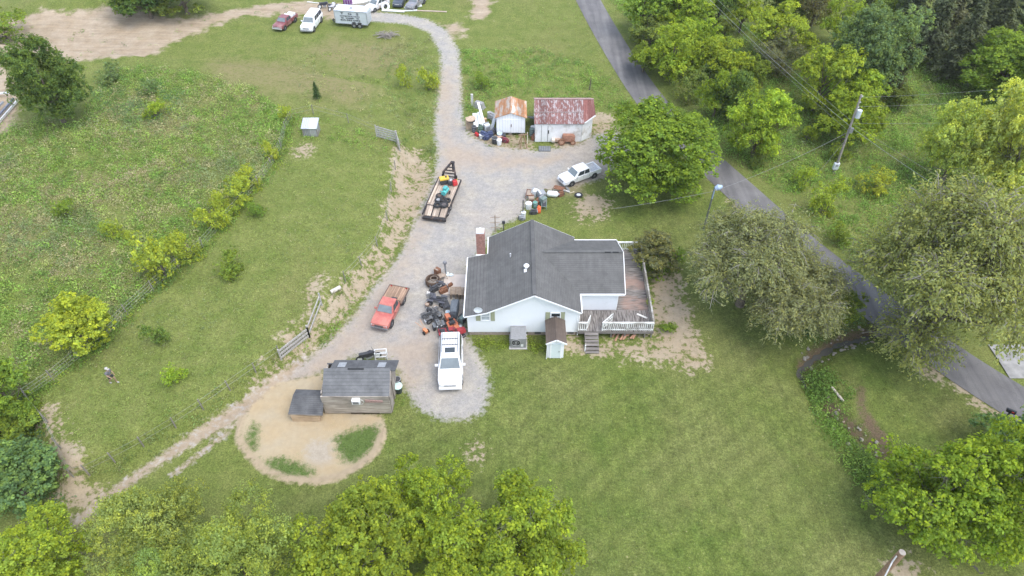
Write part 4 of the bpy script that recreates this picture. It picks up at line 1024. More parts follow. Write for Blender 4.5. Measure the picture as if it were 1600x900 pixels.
# ------------------------------------------------------------------ things on and round the yard
def on_deck(px, py): return F(px, py, ZD+.03+.05)
def tyre(px, py, z, label, r=.36, wd=.22, tilt=0.0, group=None, at=None, rimmat=None):
    x, y = at if at else F(px, py, z + wd/2)
    t = thing('tyre', label, 'tyre', (x, y, z + wd/2 + .3*abs(math.sin(tilt))*r), 0, group)
    t.rotation_euler = (tilt, 0, px * .7)
    m = MB(); m.ring((0,0,0), r*.74, r*.28, n=22, m=8, flat=wd/2/(r*.28)); m.build('tread', RUB, t, smooth=True)
    if rimmat: MB().cyl((0,0,-wd*.3),(0,0,wd*.3),r*.52,r*.52,16).build('rim', rimmat, t)
    return t
DK = ZD+.03
TG = 'used tyres on the gooseneck trailer'
tyre(683.5,320,DK,'open black tyre nearest the ramps on the flat trailer',.40,.24,group=TG)
tyre(694,320,DK,'tyre lying beside the one nearest the ramps on the flat trailer',.42,.22,group=TG,rimmat=M((.1,.085,.08),.8))
tyre(685,312.5,DK,'tyre with pale inner rim second up from the ramps on the flat trailer',.38,.24,group=TG,rimmat=M((.3,.3,.31),.6))
tyre(687,306,DK,'brown dusty tyre beside the teal machine on the flat trailer',.40,.24,group=TG,rimmat=M((.12,.085,.07),.8))
tyre(693,312,DK+.02,'tyre leaning against the teal machine on the flat trailer',.36,.22,.35,group=TG)
tyre(699,313,DK,'tyre against the rail below the teal machine on the flat trailer',.36,.22,group=TG)
TEAL = M((.10,.42,.40),.5,var=.15); YEL = M((.62,.40,.06),.5,var=.15); REDP = M((.50,.045,.045),.45,var=.12); ORG = M((.62,.13,.045),.5,var=.15)
x, y = on_deck(696,303.5); tm_ = thing('compressor', 'teal compressor with small wheels on the flat trailer deck', 'compressor', (x,y,DK), 1.2)
MB().cyl((-.45,0,.42),(.45,0,.42),.24,.24,14).build('tank', TEAL, tm_, smooth=True)
MB().box((.05,0,.75),(.5,.36,.3)).build('motor', M((.08,.33,.32),.5), tm_, bevel=.04)
MB().tube([(-.45,-.2,.6),(-.75,-.2,.95),(-.75,.2,.95),(-.45,.2,.6)],.025,6).build('handle', TEAL, tm_)
for s in (-1,1): MB().cyl((.3,s*.3,.18),(.3,s*.36,.18),.18,.18,14).build('wheel', RUB, tm_)
x, y = on_deck(694.5,285.5); ym_ = thing('generator', 'yellow topped engine unit at the front of the flat trailer', 'engine', (x,y,DK), .3)
MB().box((0,0,.26),(.9,.55,.5)).build('frame', DARKP, ym_, bevel=.03); MB().box((0,0,.60),(.95,.6,.2)).build('cover', YEL, ym_, bevel=.05); MB().cyl((.2,.0,.68),(.2,.0,.82),.1,.08,10).build('cap', DARKP, ym_)
x, y = on_deck(704.5,287); gm_ = thing('engine', 'grey engine with dark base at the front of the flat trailer', 'engine', (x,y,DK), .2)
MB().box((0,0,.22),(.55,.5,.42)).build('block', DARKP, gm_, bevel=.03); MB().blob((0,0,.5),(.5,.45,.3),2).build('cover', STEEL, gm_)
x, y = on_deck(711,288.5); rc = thing('fuel_can', 'red fuel can on the front corner of the flat trailer', 'fuel can', (x,y,DK), .5)
MB().box((0,0,.28),(.5,.4,.52),taper=.85).build('can', REDP, rc, bevel=.05); MB().tube([(-.12,0,.54),(-.12,0,.66),(.14,0,.66),(.14,0,.54)],.03,6).build('handle', REDP, rc); MB().cyl((.2,0,.52),(.28,0,.68),.045,.03,8).build('spout', YEL, rc)
tag(MB().tube([(*on_deck(700.5,290),DK+.03),(*on_deck(701,296),DK+.04),(*on_deck(699,300),DK+.03)],.05,6).build('chain', M((.15,.11,.09),.7)), 'rusty chain laid on the flat trailer deck', 'chain')

def atv(px, py, rz, label, col, name='quad_bike', white=False):
    x, y, z = P(px, py); t = thing(name, label, 'quad bike', (x,y,z), rz); t.scale = (.86,.86,.86)
    c = M(col,.45,var=.12)
    for ax in (.62,-.58):
        for s in (-1,1):
            w_ = wheel(t, ax, s*.46, .29, .24, M((.16,.16,.16),.5))
    MB().loft([[(q,-.2*k,.42),(q,.2*k,.42),(q,.17*k,.42+h),(q,-.17*k,.42+h)] for q,k,h in ((.8,.7,.2),(.55,1,.42),(.1,.9,.34),(-.4,1,.3),(-.8,.8,.24))]).build('body', c, t, smooth=True)
    for s in (-1,1):
        for ax in (.62,-.58): MB().box((ax,s*.42,.64),(.66,.3,.06), mat=Matrix.Rotation(s*.2,4,'X')).build('fender', c, t, bevel=.03)
    MB().box((-.3,0,.78),(.75,.3,.13)).build('seat', M((.03,.03,.03),.6), t, bevel=.05)
    MB().tube([(.32,-.4,.98),(.4,-.15,1.0),(.4,.15,1.0),(.32,.4,.98)],.025,6).build('handlebar', DARKP, t)
    MB().cyl((.5,0,.7),(.38,0,1.0),.03,.03,6).build('steering_column', DARKP, t)
    for xx, ln in ((.78,.4),(-.8,.45)):
        r = MB()
        for k in range(5): r.bar((xx-ln/2,-.3+.15*k,.82),(xx+ln/2,-.3+.15*k,.82),.025)
        for k in (-1,1): r.bar((xx+k*ln/2,-.36,.82),(xx+k*ln/2,.36,.82),.03)
        r.build('rack', M((.12,.12,.12),.5,.3), t)
    if white:
        for s in (-1,1): MB().blob((.92,s*.2,.62),(.14,.16,.14),3,.05).build('headlight', LAMP, t)
    return t
atv(684,473,2.9,'black quad bike with racks in the junk row beside the concrete slab',(.095,.095,.11))
atv(683,506,-1.2,'dark grey quad bike with pale headlights in the junk row',(.15,.155,.16),white=True)
atv(675,497,.6,'older black quad bike behind the one with pale headlights',(.12,.115,.11))
def mower(px, py, rz, label, col):
    x, y, z = P(px, py); t = thing('riding_mower', label, 'riding mower', (x,y,z), rz); t.scale = (.9,.9,.9); c = M(col,.4,var=.12)
    for ax, r in ((.55,.2),(-.45,.28)):
        for s in (-1,1): wheel(t, ax, s*.38, r, .2, M((.6,.55,.2),.5) if r > .22 else STEEL)
    MB().loft([[(q,-.24*k,.34),(q,.24*k,.34),(q,.2*k,.34+h),(q,-.2*k,.34+h)] for q,k,h in ((.9,.8,.28),(.75,1,.42),(.15,1.05,.46),(.08,1,.4))]).build('hood', c, t, smooth=True)
    MB().box((-.45,0,.5),(.75,.8,.18)).build('rear_fender', c, t, bevel=.06)
    MB().box((.0,0,.2),(.85,1.0,.14)).build('mowing_deck', M((.06,.06,.06),.6), t, bevel=.04)
    MB().box((-.45,0,.66),(.42,.42,.12)).build('seat', DARKP, t, bevel=.04); MB().box((-.66,0,.84),(.1,.42,.34)).build('backrest', DARKP, t, bevel=.04)
    MB().ring((-.08,0,.98),.17,.02,(.5,0,1)).build('steering_wheel', DARKP, t); MB().cyl((.08,0,.75),(-.08,0,.98),.025,.025,6).build('steering_column', DARKP, t)
    return t
mower(703,507,2.0,'orange riding mower next to the grey covered grill',(.50,.16,.075))
mower(711.5,515,-1.0,'brighter orange riding mower closest to the house wall',(.54,.17,.08))
mower(700,523,.2,'dark red riding mower directly behind the white estate car',(.34,.05,.055))
mower(713,525,.4,'crimson riding mower at the house corner behind the white estate car',(.38,.05,.055))
x, y, z = P(711,489); gc = thing('covered_grill', 'tall grey covered grill between the quad bikes and the house', 'grill', (x,y,z), 1.5)
MB().loft([[(q,-.3*k,zz),(q,.3*k,zz),(q,.3*k,zz+h),(q,-.3*k,zz+h)] for q,k,zz,h in ((-.75,.9,.03,.95),(-.3,1,.03,1.15),(.3,1,.03,1.15),(.8,.9,.03,.8))]).build('cover', M((.12,.135,.15),.75,var=.25), gc, bevel=.08)
MB().box((.9,0,.3),(.35,.5,.55)).build('box', M((.09,.1,.11),.7), gc, bevel=.03)
x, y, z = P(665,520); tl_ = thing('tiller', 'small rusty orange tiller lying at the gravel edge', 'tiller', (x,y,z), -.8)
MB().box((0,0,.25),(.45,.28,.28)).build('engine', M((.55,.22,.1),.6,var=.3), tl_, bevel=.03); MB().tube([(-.1,0,.35),(-.8,-.2,.7),(-.95,-.25,.72)],.02,6).build('handle', M((.5,.26,.15),.6), tl_); MB().tube([(-.1,0.05,.35),(-.8,.2,.7),(-.95,.25,.72)],.02,6).build('handle', M((.5,.26,.15),.6), tl_)
for s in (-1,1): MB().cyl((.1,s*.2,.17),(.1,s*.26,.17),.17,.17,12).build('wheel', RUB, tl_)
for px, py, lab in ((712.5,461,'brown wood pallet leaning by the concrete slab'),(725,462,'second brown wood pallet tucked under the house eave')):
    x, y, z = P(px, py); t = thing('pallet', lab, 'pallet', (x,y,z+.13), .05)
    m = MB()
    for k in range(6): m.box((0,-.4+.16*k,.42),(.95,.1,.03))
    m.build('boards', M((.30,.225,.16),.9,var=.3), t)
    for s in (-1,0,1): MB().box((s*.42,0,.34),(.09,.95,.12)).build('runner', M((.22,.16,.11),.9,var=.3), t)
    for s in (-1,0,1): MB().box((s*.42,0,.08),(.09,.95,.40)).build('block', M((.2,.15,.1),.9,var=.3), t)
x, y, z = P(697,430); om = thing('outboard_motor', 'upright outboard motor stand with pale base on the drive', 'outboard motor', (x,y,z))
MB().box((0,0,.1),(.5,.45,.2)).build('base', M((.66,.72,.72),.5), om, bevel=.04); MB().cyl((0,0,.2),(-.02,0,1.3),.09,.07,10).build('shaft', M((.28,.29,.3),.5,.4), om); MB().blob((-.02,0,1.5),(.4,.3,.45),5,.08).build('cowl', M((.22,.22,.23),.5), om); MB().blob((.45,-.12,.14),(.5,.35,.28),6,.1).build('tank', M((.60,.66,.68),.5), om)
x, y, z = P(677,443); ws_ = thing('wire_spool', 'rusty coil of hose and wheel rims in the junk row', 'coil', (x,y,z))
m = MB()
for k in range(5): m.ring((0,0,.1+.11*k),.58+.03*(k%2),.06,n=24,m=6)
m.build('coil', M((.10,.065,.045),.8,var=.4), ws_)
m = MB(); m.ring((.1,0,.62),.3,.05,n=18,m=6); m.build('rim', M((.16,.12,.09),.7), ws_)
# loose scrap: each lump a thing of its own
RUST = M((.20,.095,.055),.85,var=.4); SCR = [RUST, DARKP, M((.42,.40,.38),.7,var=.3), M((.50,.48,.45),.7,var=.3), M((.10,.10,.11),.6,.3,var=.3), M((.33,.26,.2),.9,var=.3), M((.62,.63,.62),.6,var=.2), M((.17,.22,.2),.7,var=.3)]
def scrap(px, py, seed, label, cat='scrap', name='engine_block', mats=None, s=1.0, kind=0):
    rg = random.Random(seed); x, y, z = P(px, py); t = thing(name, label, cat, (x,y,z), rg.uniform(0,3))
    a, b = mats or (rg.choice(SCR), rg.choice(SCR))
    if kind == 0:                          # an engine-like lump: block, heads, pulley, pipe
        m = MB(); m.box((0,0,.24*s),(.6*s,.42*s,.46*s),rz=rg.uniform(-.2,.2)); m.box((.05*s,0,.50*s),(.5*s,.2*s,.16*s)); m.box((-.36*s,0,.22*s),(.2*s,.3*s,.3*s)); m.build('block', a, t, bevel=.02)
        m = MB(); m.cyl((.32*s,0,.26*s),(.42*s,0,.26*s),.15*s,.15*s,12); m.cyl((.32*s,.12*s,.48*s),(.4*s,.12*s,.48*s),.07*s,.07*s,10); m.build('pulley', b, t)
        MB().tube([(-.2*s,.2*s,.4*s),(-.2*s,.4*s,.45*s),(.2*s,.42*s,.2*s)],.035*s,6).build('pipe', b, t)
    elif kind == 1:                        # an appliance: cabinet, door, knob strip
        MB().box((0,0,.42*s),(.62*s,.6*s,.84*s)).build('cabinet', a, t, bevel=.02); MB().box((0,-.31*s,.4*s),(.5*s,.03,.5*s)).build('door', b, t); MB().box((0,.2*s,.88*s),(.6*s,.12*s,.1*s)).build('panel', b, t)
    elif kind == 2:                        # drum
        MB().cyl((0,0,.02),(0,0,.8*s),.28*s,.28*s,16).build('drum', a, t, smooth=True); m = MB(); [m.ring((0,0,q*s),.285*s,.018,n=18,m=5) for q in (.28,.54,.8)]; m.build('band', b, t)
    elif kind == 3:                        # bent frame
        m = MB(); m.tube([(-.6*s,-.3*s,.04),(-.5*s,-.3*s,.5*s),(.5*s,-.25*s,.55*s),(.6*s,-.3*s,.04)],.03,6); m.tube([(-.6*s,.3*s,.04),(-.5*s,.3*s,.5*s),(.5*s,.35*s,.6*s),(.6*s,.3*s,.04)],.03,6); m.bar((-.5*s,-.3*s,.5*s),(-.5*s,.3*s,.5*s),.05); m.bar((.5*s,-.25*s,.55*s),(.5*s,.35*s,.6*s),.05); m.build('frame', a, t)
        MB().box((0,0,.5*s),(.9*s,.5*s,.06),rz=.1).build('panel', b, t)
    elif kind == 4:                        # bucket
        MB().tube([(0,0,.02),(0,0,.42*s)],[.16*s,.2*s],14).build('pail', a, t, smooth=True); MB().ring((0,0,.42*s),.2*s,.02,n=16,m=5).build('brim', b, t)
    return t
WH, GY, BK, BL = M((.68,.69,.68),.6,var=.15), M((.30,.31,.32),.6,.2,var=.2), DARKP, M((.06,.075,.14),.6,var=.2)
for i, (px, py, lab, kind, mt, s) in enumerate([
    (684,428,'rusty box of scrap beside the outboard motor',1,(RUST,SCR[5]),.75),(690,436,'brown timber offcut frame next to the rusty coil',3,(SCR[5],SCR[5]),.8),(688,447,'grey engine lump between the coil and the slab',0,(SCR[4],SCR[2]),1.0),
    (679,454,'black engine lump below the rusty coil',0,(BK,SCR[4]),1.0),(694,456,'brown gearbox beside the slab edge',0,(RUST,BK),1.0),(697,480,'grey metal frame beside the black quad bike',3,(SCR[4],BK),.9),
    (672,488,'small black motor at the drive side of the junk row',0,(BK,GY),.8),(722,503,'dark crate against the house wall behind the mowers',1,(SCR[7],BK),.8),(690,518,'black engine lump beside the dark red mower',0,(BK,SCR[4]),.7),(667,505,'small white can at the drive side of the junk row',4,(WH,WH),.9),(700,492,'pale blue pail between the quad bikes and the grey cover',4,(M((.35,.45,.5),.5),WH),.9),(681,486,'tan wooden frame between the quad bikes',3,(SCR[5],SCR[3]),.6),(670,462,'pale metal box at the drive edge of the junk row',1,(SCR[3],WH),.45),(704,447,'small rusty pulley block on the slab edge',0,(RUST,SCR[2]),.6),(719,514,'silver tool box against the house wall',1,(SCR[6],GY),.45),(668,480,'brown pail at the drive edge of the junk row',4,(SCR[5],RUST),.9)]):
    scrap(px,py,i,lab,'scrap','scrap_heap' if kind==3 else 'engine_block' if kind==0 else 'scrap_box',mt,s,kind)
# heap behind the house
for i, (px, py, lab, kind, mt, s) in enumerate([
    (827,307,'brown scrap frame at the far tip of the junk heap behind the house',3,(RUST,SCR[5]),.9),(835,306,'white appliance at the drive side of the junk heap',1,(WH,GY),.9),(846,312,'grey cabinet in the middle of the junk heap',1,(GY,WH),1.15),(830,317,'tan wooden box in the junk heap',1,(SCR[5],RUST),.9),
    (840,318,'rusty engine lump in the middle of the junk heap',0,(RUST,BK),1.0),(848,319,'grey green cabinet beside the grey cabinet',1,(SCR[7],GY),1.0),(826,326,'white pail beside the white post of the junk heap',4,(WH,WH),1.6),(836,324,'green drum in the junk heap',2,(M((.12,.28,.22),.6),GY),.8),
    (842,330,'orange topped mower engine in the junk heap',0,(ORG,BK),.9),(834,334,'black motor at the house end of the junk heap',0,(BK,GY),.9),(850,324,'dark scrap frame on the grass side of the junk heap',3,(SCR[7],BK),.8),(852,305,'mossy stump shaped drum beside the propane tank',2,(M((.10,.11,.05),.9,var=.4),RUST),.8),
    (815,343,'small grey motor at the roof edge behind the house',0,(GY,BK),.8),(818,338,'white can behind the house roof peak',4,(WH,GY),1.2),
    (873,300,'rusty machine frame beside the propane tank',3,(RUST,RUST),1.0),(876,306,'dark rusty gearbox beside the propane tank',0,(RUST,BK),.9)]):
    scrap(px,py,40+i,lab,'scrap',('engine_block','appliance','drum','scrap_chassis','bucket')[kind],mt,s,kind)
x, y, z = P(863,307); pt = thing('propane_tank', 'white propane cylinder lying on the grass by the junk heap', 'propane tank', (x,y,z), -.12)
m = MB(); m.tube([(-.62,0,.33),(-.55,0,.33),(-.42,0,.33),(.42,0,.33),(.55,0,.33),(.62,0,.33)],[.05,.2,.3,.3,.2,.05],16); m.build('tank', M((.76,.78,.77),.4,var=.08), pt, smooth=True)
MB().cyl((.6,0,.33),(.72,0,.33),.1,.1,10).build('valve_guard', GY, pt)
for s in (-.3,.3): MB().box((s,0,.03),(.08,.4,.1)).build('foot', GY, pt)
tyre(904,306,0,'black tyre with white rim lying on the grass near the white pickup',.42,.2,rimmat=M((.55,.56,.57),.5),at=P(904,306)[:2])
for k,(a,b,lab) in enumerate([((876,297),(890,301),'long grey plank lying by the white pickup'),((884,293),(889,299),'dark plank lying under the nose of the white pickup'),((890,303),(897,301),'pale yellow stick lying on the bare soil')]):
    p, q = P(*a), P(*b); tag(MB().bar((p[0],p[1],p[2]+.1),(q[0],q[1],q[2]+.1),.22 if k<2 else .07,.07).build('plank', (M((.5,.48,.45),.8),M((.22,.22,.22),.8),M((.6,.52,.36),.8))[k]), lab, 'plank')
# row along the drive side of the house
for k,(px,py,h,lab) in enumerate([(774,362,2.0,'tall rusty fence post with crossbars by the house corner'),(787,360,1.1,'short dark post behind the house roof'),(817,337,1.9,'thin grey pole behind the house roof peak')]):
    x,y,z = P(px,py); t = thing('post', lab, 'post', (x,y,z)); MB().cyl((0,0,0),(0,0,h),.05,.05,8).build('pole', SCR[5] if k==0 else SCR[4], t)
    if k == 0:
        for q in (.5,1.1,1.75): MB().bar((-.45,0,h*q/2),(.45,0,h*q/2),.05).build('crossbar', SCR[5], t)
    if k == 1: MB().box((0,0,h-.12),(.3,.2,.24)).build('box', DARKP, t)
# junk round the small white shed
x, y, z = P(738,203); tb = thing('cable_reel', 'round wooden cable reel on a post beside the drive', 'cable reel', (x,y,z))
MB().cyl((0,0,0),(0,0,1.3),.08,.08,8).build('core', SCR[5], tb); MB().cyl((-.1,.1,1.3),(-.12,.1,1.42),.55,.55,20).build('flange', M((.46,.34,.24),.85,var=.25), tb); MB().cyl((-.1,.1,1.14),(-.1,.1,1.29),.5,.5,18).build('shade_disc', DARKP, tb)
x, y, z = P(733,200); MBX = MB(); MBX.box((0,0,.65),(.7,.5,1.3)); t = thing('crate', 'tall tan crate behind the cable reel', 'crate', (x,y,z), .2); MBX.build('box', M((.42,.32,.22),.9,var=.25), t, bevel=.02); MB().box((0,-.26,.7),(.6,.04,.1)).build('batten', SCR[5], t)
for k,(a,b,zt,w_,lab) in enumerate([((746,200),(744,183),.4,.8,'wide white panel leaning in the junk by the shed'),((758,200),(748,181),1.6,.28,'long white board leaning up across the junk by the shed'),((752,200),(750,186),.8,.5,'white door panel lying in the junk by the shed'),((768,204),(775,193),1.2,.35,'grey board leaning on the small white shed'),((841,186),(829,198),1.0,1.3,'black tarp covered lean to sheet between shed and garage')]):
    p, q = P(*a), P(*b)
    tag(MB().bar((p[0],p[1],p[2]+.12),(q[0],q[1],q[2]+zt+.12),w_,.06).build('panel_board', (WH,M((.75,.74,.7),.6),WH,M((.5,.51,.5),.7),M((.12,.125,.14),.8,var=.3))[k], bevel=.01), lab, 'board' if k<4 else 'tarp')
for i, (px, py, lab, kind, mt, s) in enumerate([
    (741,206,'black drum at the drive corner of the shed junk',2,(BK,GY),.9),(751,206,'dark green machine under the leaning boards',0,(M((.07,.11,.08),.7,var=.3),BK),1.3),(761,204,'white washer tub beside the leaning boards',1,(WH,GY),1.0),(758,192,'tan jug standing on the junk by the shed',2,(M((.55,.36,.2),.7),SCR[5]),.7),
    (745,212,'red gas can shaped motor at the drive edge',0,(REDP,BK),.7),(752,216,'white headlamp housing in front of the black engine',4,(WH,WH),1.1),(757,216,'black car engine by the drive',0,(BL,GY),1.4),(765,214,'dark blue engine beside the black car engine',0,(BL,BK),1.2),(771,209,'grey engine in front of the shed corner',0,(SCR[4],GY),1.1),
    (781,216,'blue pail standing on a block before the shed',4,(M((.42,.58,.66),.5),WH),1.5),(779,220,'brown table saw base in front of the shed',3,(RUST,M((.45,.3,.22),.8)),.9),(773,224,'black tub at the drive before the shed',4,(BK,GY),1.7),(780,226,'white bucket at the drive before the shed',4,(WH,WH),1.5),(789,222,'dark red motor before the shed doors',0,(M((.20,.05,.06),.6),BK),1.0),(787,217,'black plastic box before the shed doors',1,(BK,BL),.7),
    (771,187,'grey rock like tarp lump behind the shed junk',0,(SCR[2],SCR[2]),1.4),(765,184,'grey drum behind the shed junk',2,(SCR[2],GY),.9),
    (833,206,'white pail in the gap between shed and garage',4,(WH,GY),1.6),(831,211,'dark barrel in the gap between shed and garage',2,(SCR[7],BK),1.0),(834,217,'rusty scrap engine beside the garage corner',0,(RUST,SCR[4]),1.0)]):
    scrap(px,py,80+i,lab,'scrap',('engine_block','washing_machine','barrel','scrap_chassis','bucket')[kind],mt,s,kind)
x, y, z = P(817,229); sh = thing('sawhorse', 'brown wooden A frame standing before the shed', 'sawhorse', (x,y,z), .2)
for s in (-1,1):
    for u in (-1,1): MB().bar((u*.4,s*.45,0),(u*.1,s*.05,1.5),.09,.06).build('leg', M((.26,.17,.10),.9,var=.3), sh)
MB().bar((-.5,0,1.5),(.5,0,1.5),.12,.1).build('beam', M((.22,.15,.09),.9), sh)
p = P(824,224); tag(MB().cyl((p[0],p[1],p[2]),(p[0],p[1],p[2]+1.4),.05,.04,8).build('stake', M((.66,.6,.5),.8)), 'pale thin stake beside the wooden A frame', 'stake')
p = P(851,233); gp = thing('metal_sheet', 'dark grey ribbed steel panel lying on the drive before the garage', 'panel', (p[0],p[1],p[2]), -.03)
MB().box((0,0,.05),(1.3,.95,.08)).build('panel', M((.17,.18,.19),.6,.3,var=.25), gp); r = MB()
for k in range(5): r.box((-.5+.25*k,0,.105),(.06,.85,.04))
r.build('rib', M((.26,.27,.28),.6,.3), gp)
# rusty tractor by the garage
x, y, z = P(882,223); tk = thing('old_tractor', 'rusty old tractor without tyres lying before the garage', 'tractor', (x,y,z), -.05); RU2 = M((.33,.17,.115),.85,var=.4)
MB().loft([[(q,-.32*k,.35),(q,.32*k,.35),(q,.26*k,.35+h),(q,-.26*k,.35+h)] for q,k,h in ((1.1,.8,.5),(.9,1,.72),(-.2,1,.75),(-.3,.9,.5))]).build('hood', RU2, tk, smooth=True)
MB().box((-.8,0,.35),(1.0,.4,.3)).build('frame', M((.45,.33,.25),.8,var=.3), tk); MB().box((-1.25,0,.42),(.35,.9,.22)).build('axle', M((.62,.55,.46),.8,var=.3), tk)
for x_, y_, r in ((.9,-.45,.32),(-.35,-.55,.42),(.9,.45,.32),(-.35,.55,.42)):
    q = bpy.data.objects.new('wheel', None); link(q, tk); q.location = (x_,y_,r)
    MB().ring((0,0,0),r*.78,r*.2,(0,1,0),18,6).build('tyre', RUST, q); MB().cyl((0,-.05,0),(0,.05,0),r*.6,r*.6,14).build('rim', M((.42,.25,.17),.8,var=.3), q)
tyre(893.5,218,0,'upright dark tractor tyre leaning on the garage wall',.55,.34,1.2,at=P(893.5,220)[:2])
# top of the field: purple tank, boat, spool, pipes
x,y,z = P(545,12); pc = thing('plastic_tank', 'purple striped crate stack behind the silver trailer', 'crate', (x,y,z))
PUR = M((.14,.05,.17),.6,var=.2); MB().box((0,0,.65),(1.15,1.0,1.3)).build('box', PUR, pc, bevel=.03)
for k in (-.32,.05,.4): MB().box((k,-.51,.65),(.1,.03,1.2)).build('band', M((.36,.28,.38),.6), pc)
x,y,z = P(562,10); bo = thing('boat', 'small white boat hull lying behind the silver trailer', 'boat', (x,y,z), .15)
MB().loft([[(q,-.75*k,h),(q,-.35*k,.1),(q,.35*k,.1),(q,.75*k,h),(q,.6*k,h-.05),(q,0,h-.3*k),(q,-.6*k,h-.05)] for q,k,h in ((-1.9,.85,.7),(-.5,1,.72),(.8,.8,.78),(1.7,.3,.88),(2.0,.05,.92))]).build('hull', M((.70,.68,.62),.5,var=.15), bo, smooth=True)
MB().box((-.4,0,.6),(.4,1.1,.06)).build('bench', M((.5,.48,.42),.7), bo)
x,y,z = P(603,16); sp = thing('white_spool', 'big white spool with dark hub near the white pipes', 'spool', (x,y,z+.52)); q = Vector((-.15,-.8,.55))
MB().ring((0,0,0),.48,.16,tuple(q),22,8).build('reel', M((.74,.74,.73),.5,var=.08), sp, smooth=True); MB().cyl(tuple(-q*.15),tuple(q*.1),.14,.14,10).build('hub', DARKP, sp)
for k,(a,b,w_,lab) in enumerate([((597,17),(632,19),.45,'thick white pipe bundle lying beside the white spool'),((632,14),(659,10),.3,'white pipe pointing away from the grey car'),((628,18),(652,17),.2,'thin pale plank next to the white pipe bundle'),((648,17),(698,19),.14,'long thin pinkish pole along the field edge'),((480,3.5),(498,5.5),.12,'thin white rail near the dark motorcycle parts')]):
    p, q = P(*a), P(*b); t = MB(); 
    if k == 0:
        for d in (-.16,0,.16): t.cyl((p[0],p[1]+d,p[2]+.12),(q[0],q[1]+d,q[2]+.12),.1,.1,8)
    else: t.bar((p[0],p[1],p[2]+w_/2),(q[0],q[1],q[2]+w_/2),w_,w_*.7)
    tag(t.build('pipe', M((.68,.69,.66),.6,var=.15) if k!=3 else M((.55,.42,.36),.7)), lab, 'pipe')
def motorcycle(px, py, rz, label, col):
    x,y,z = P(px,py); t = thing('motorcycle', label, 'motorcycle', (x,y,z), rz)
    for q in (.7,-.7):
        w_ = bpy.data.objects.new('wheel', None); link(w_, t); w_.location = (q,0,.32); MB().ring((0,0,0),.26,.06,(0,1,0),18,6).build('tyre', RUB, w_); MB().cyl((0,-.03,0),(0,.03,0),.2,.2,12).build('rim', WH, w_)
    MB().loft([[(q,-k,zz),(q,k,zz),(q,k*.8,zz+h),(q,-k*.8,zz+h)] for q,k,zz,h in ((.5,.1,.6,.25),(.2,.2,.55,.4),(-.1,.18,.5,.35),(-.7,.14,.65,.18))]).build('body', M(col,.5), t, smooth=True)
    MB().box((-.35,0,.85),(.7,.26,.1)).build('seat', DARKP, t, bevel=.03); MB().tube([(.35,-.36,1.02),(.45,0,.98),(.35,.36,1.02)],.02,6).build('handlebar', DARKP, t); MB().cyl((.7,0,.32),(.45,0,1.0),.035,.035,6).build('fork', STEEL, t); MB().box((0,0,.42),(.45,.3,.3)).build('engine', GY, t)
    return t
motorcycle(508,13,.2,'dark motorcycle standing behind the silver trailer',(.04,.04,.05)); motorcycle(521,15,1.0,'white and black scooter against the silver trailer end',(.6,.6,.66))
motorcycle(577,562,.3,'black motorcycle with pale wheel behind the barn',(.04,.04,.045))
t = thing('metal_rack', 'white tubular rack standing behind the barn', 'rack', P(596,562), .1); m = MB()
for q in (-.45,.45): m.tube([(q,0,0),(q,0,.75),(q,.45,.75),(q,.45,0)],.03,6)
for q in (.35,.75): m.tube([(-.45,0,q),(.45,0,q)],.03,6); m.tube([(-.45,.45,q),(.45,.45,q)],.03,6)
m.build('frame', WH, t)
p = P(623,612); bn = thing('trash_bin', 'round bin with pale green lid beside the barn', 'bin', (p[0],p[1],p[2]))
MB().tube([(0,0,0),(0,0,.7)],[.26,.31],16).build('bin', M((.04,.05,.045),.6), bn, smooth=True); MB().tube([(0,0,.70),(0,0,.75),(0,0,.8)],[.36,.35,.1],18).build('lid', M((.50,.66,.60),.5,var=.15), bn, smooth=True)
p = P(622,603); b2 = thing('barrel', 'black barrel behind the round bin by the barn', 'barrel', (p[0],p[1],p[2]))
MB().cyl((0,0,0),(0,0,.85),.28,.28,16).build('drum', BK, b2, smooth=True); MB().ring((0,0,.85),.28,.02).build('brim', GY, b2)
# white rails by the tree at the left edge
for k,(a,b,h,lab) in enumerate([((-12,199),(24,158),.35,'dark steel trailer rail beside the dark tree'),((-8,205),(30,161),.35,'pale steel trailer rail closest to the dark tree'),((-20,153),(18,151),.5,'white pole lying at the dirt lot edge'),((-10,88),(6,93),.8,'white frame rail behind the dark tree'),((-14,190),(10,168),.7,'grey upper trailer beam beside the dark tree')]):
    p,q = P(*a),P(*b); tag(MB().bar((p[0],p[1],p[2]+h),(q[0],q[1],q[2]+h),.16,.2).build('steel_rail',(M((.2,.22,.27),.5,.3),M((.55,.54,.52),.5,.2),WH,WH,GY)[k]), lab, 'rail')
p = P(604,57); bp = thing('brush_pile', 'grey pile of dead branches in the upper field', 'brush pile', (p[0],p[1],p[2])); m = MB(); rg = random.Random(4)
for k in range(60):
    a = rg.uniform(0,6.28); r = rg.uniform(.2,1.3); c = Vector((r*math.cos(a),r*.6*math.sin(a),rg.uniform(.05,.5))); d = Vector((rg.uniform(-1,1),rg.uniform(-.6,.6),rg.uniform(-.1,.5)))*.8
    m.tube([c-d,c,c+d],[.05,.04,.015],5)
m.build('branches', M((.27,.24,.21),.9,var=.3), bp)
p = P(738,165); tag(MB().box((p[0],p[1],p[2]+.75),(.28,.2,1.5)).build('concrete_post', M((.5,.49,.45),.8)), 'pale square post standing in the weeds by the drive', 'post')
p = P(749,168); t = thing('water_trough', 'grey upturned trough in the weeds behind the cable reel', 'trough', (p[0],p[1],p[2]), -.5); MB().box((0,0,.4),(1.3,.7,.7),taper=.75).build('body', M((.33,.32,.31),.6,.3,var=.25), t, bevel=.05); MB().box((0,0,.03),(1.4,.8,.06)).build('rim', GY, t)
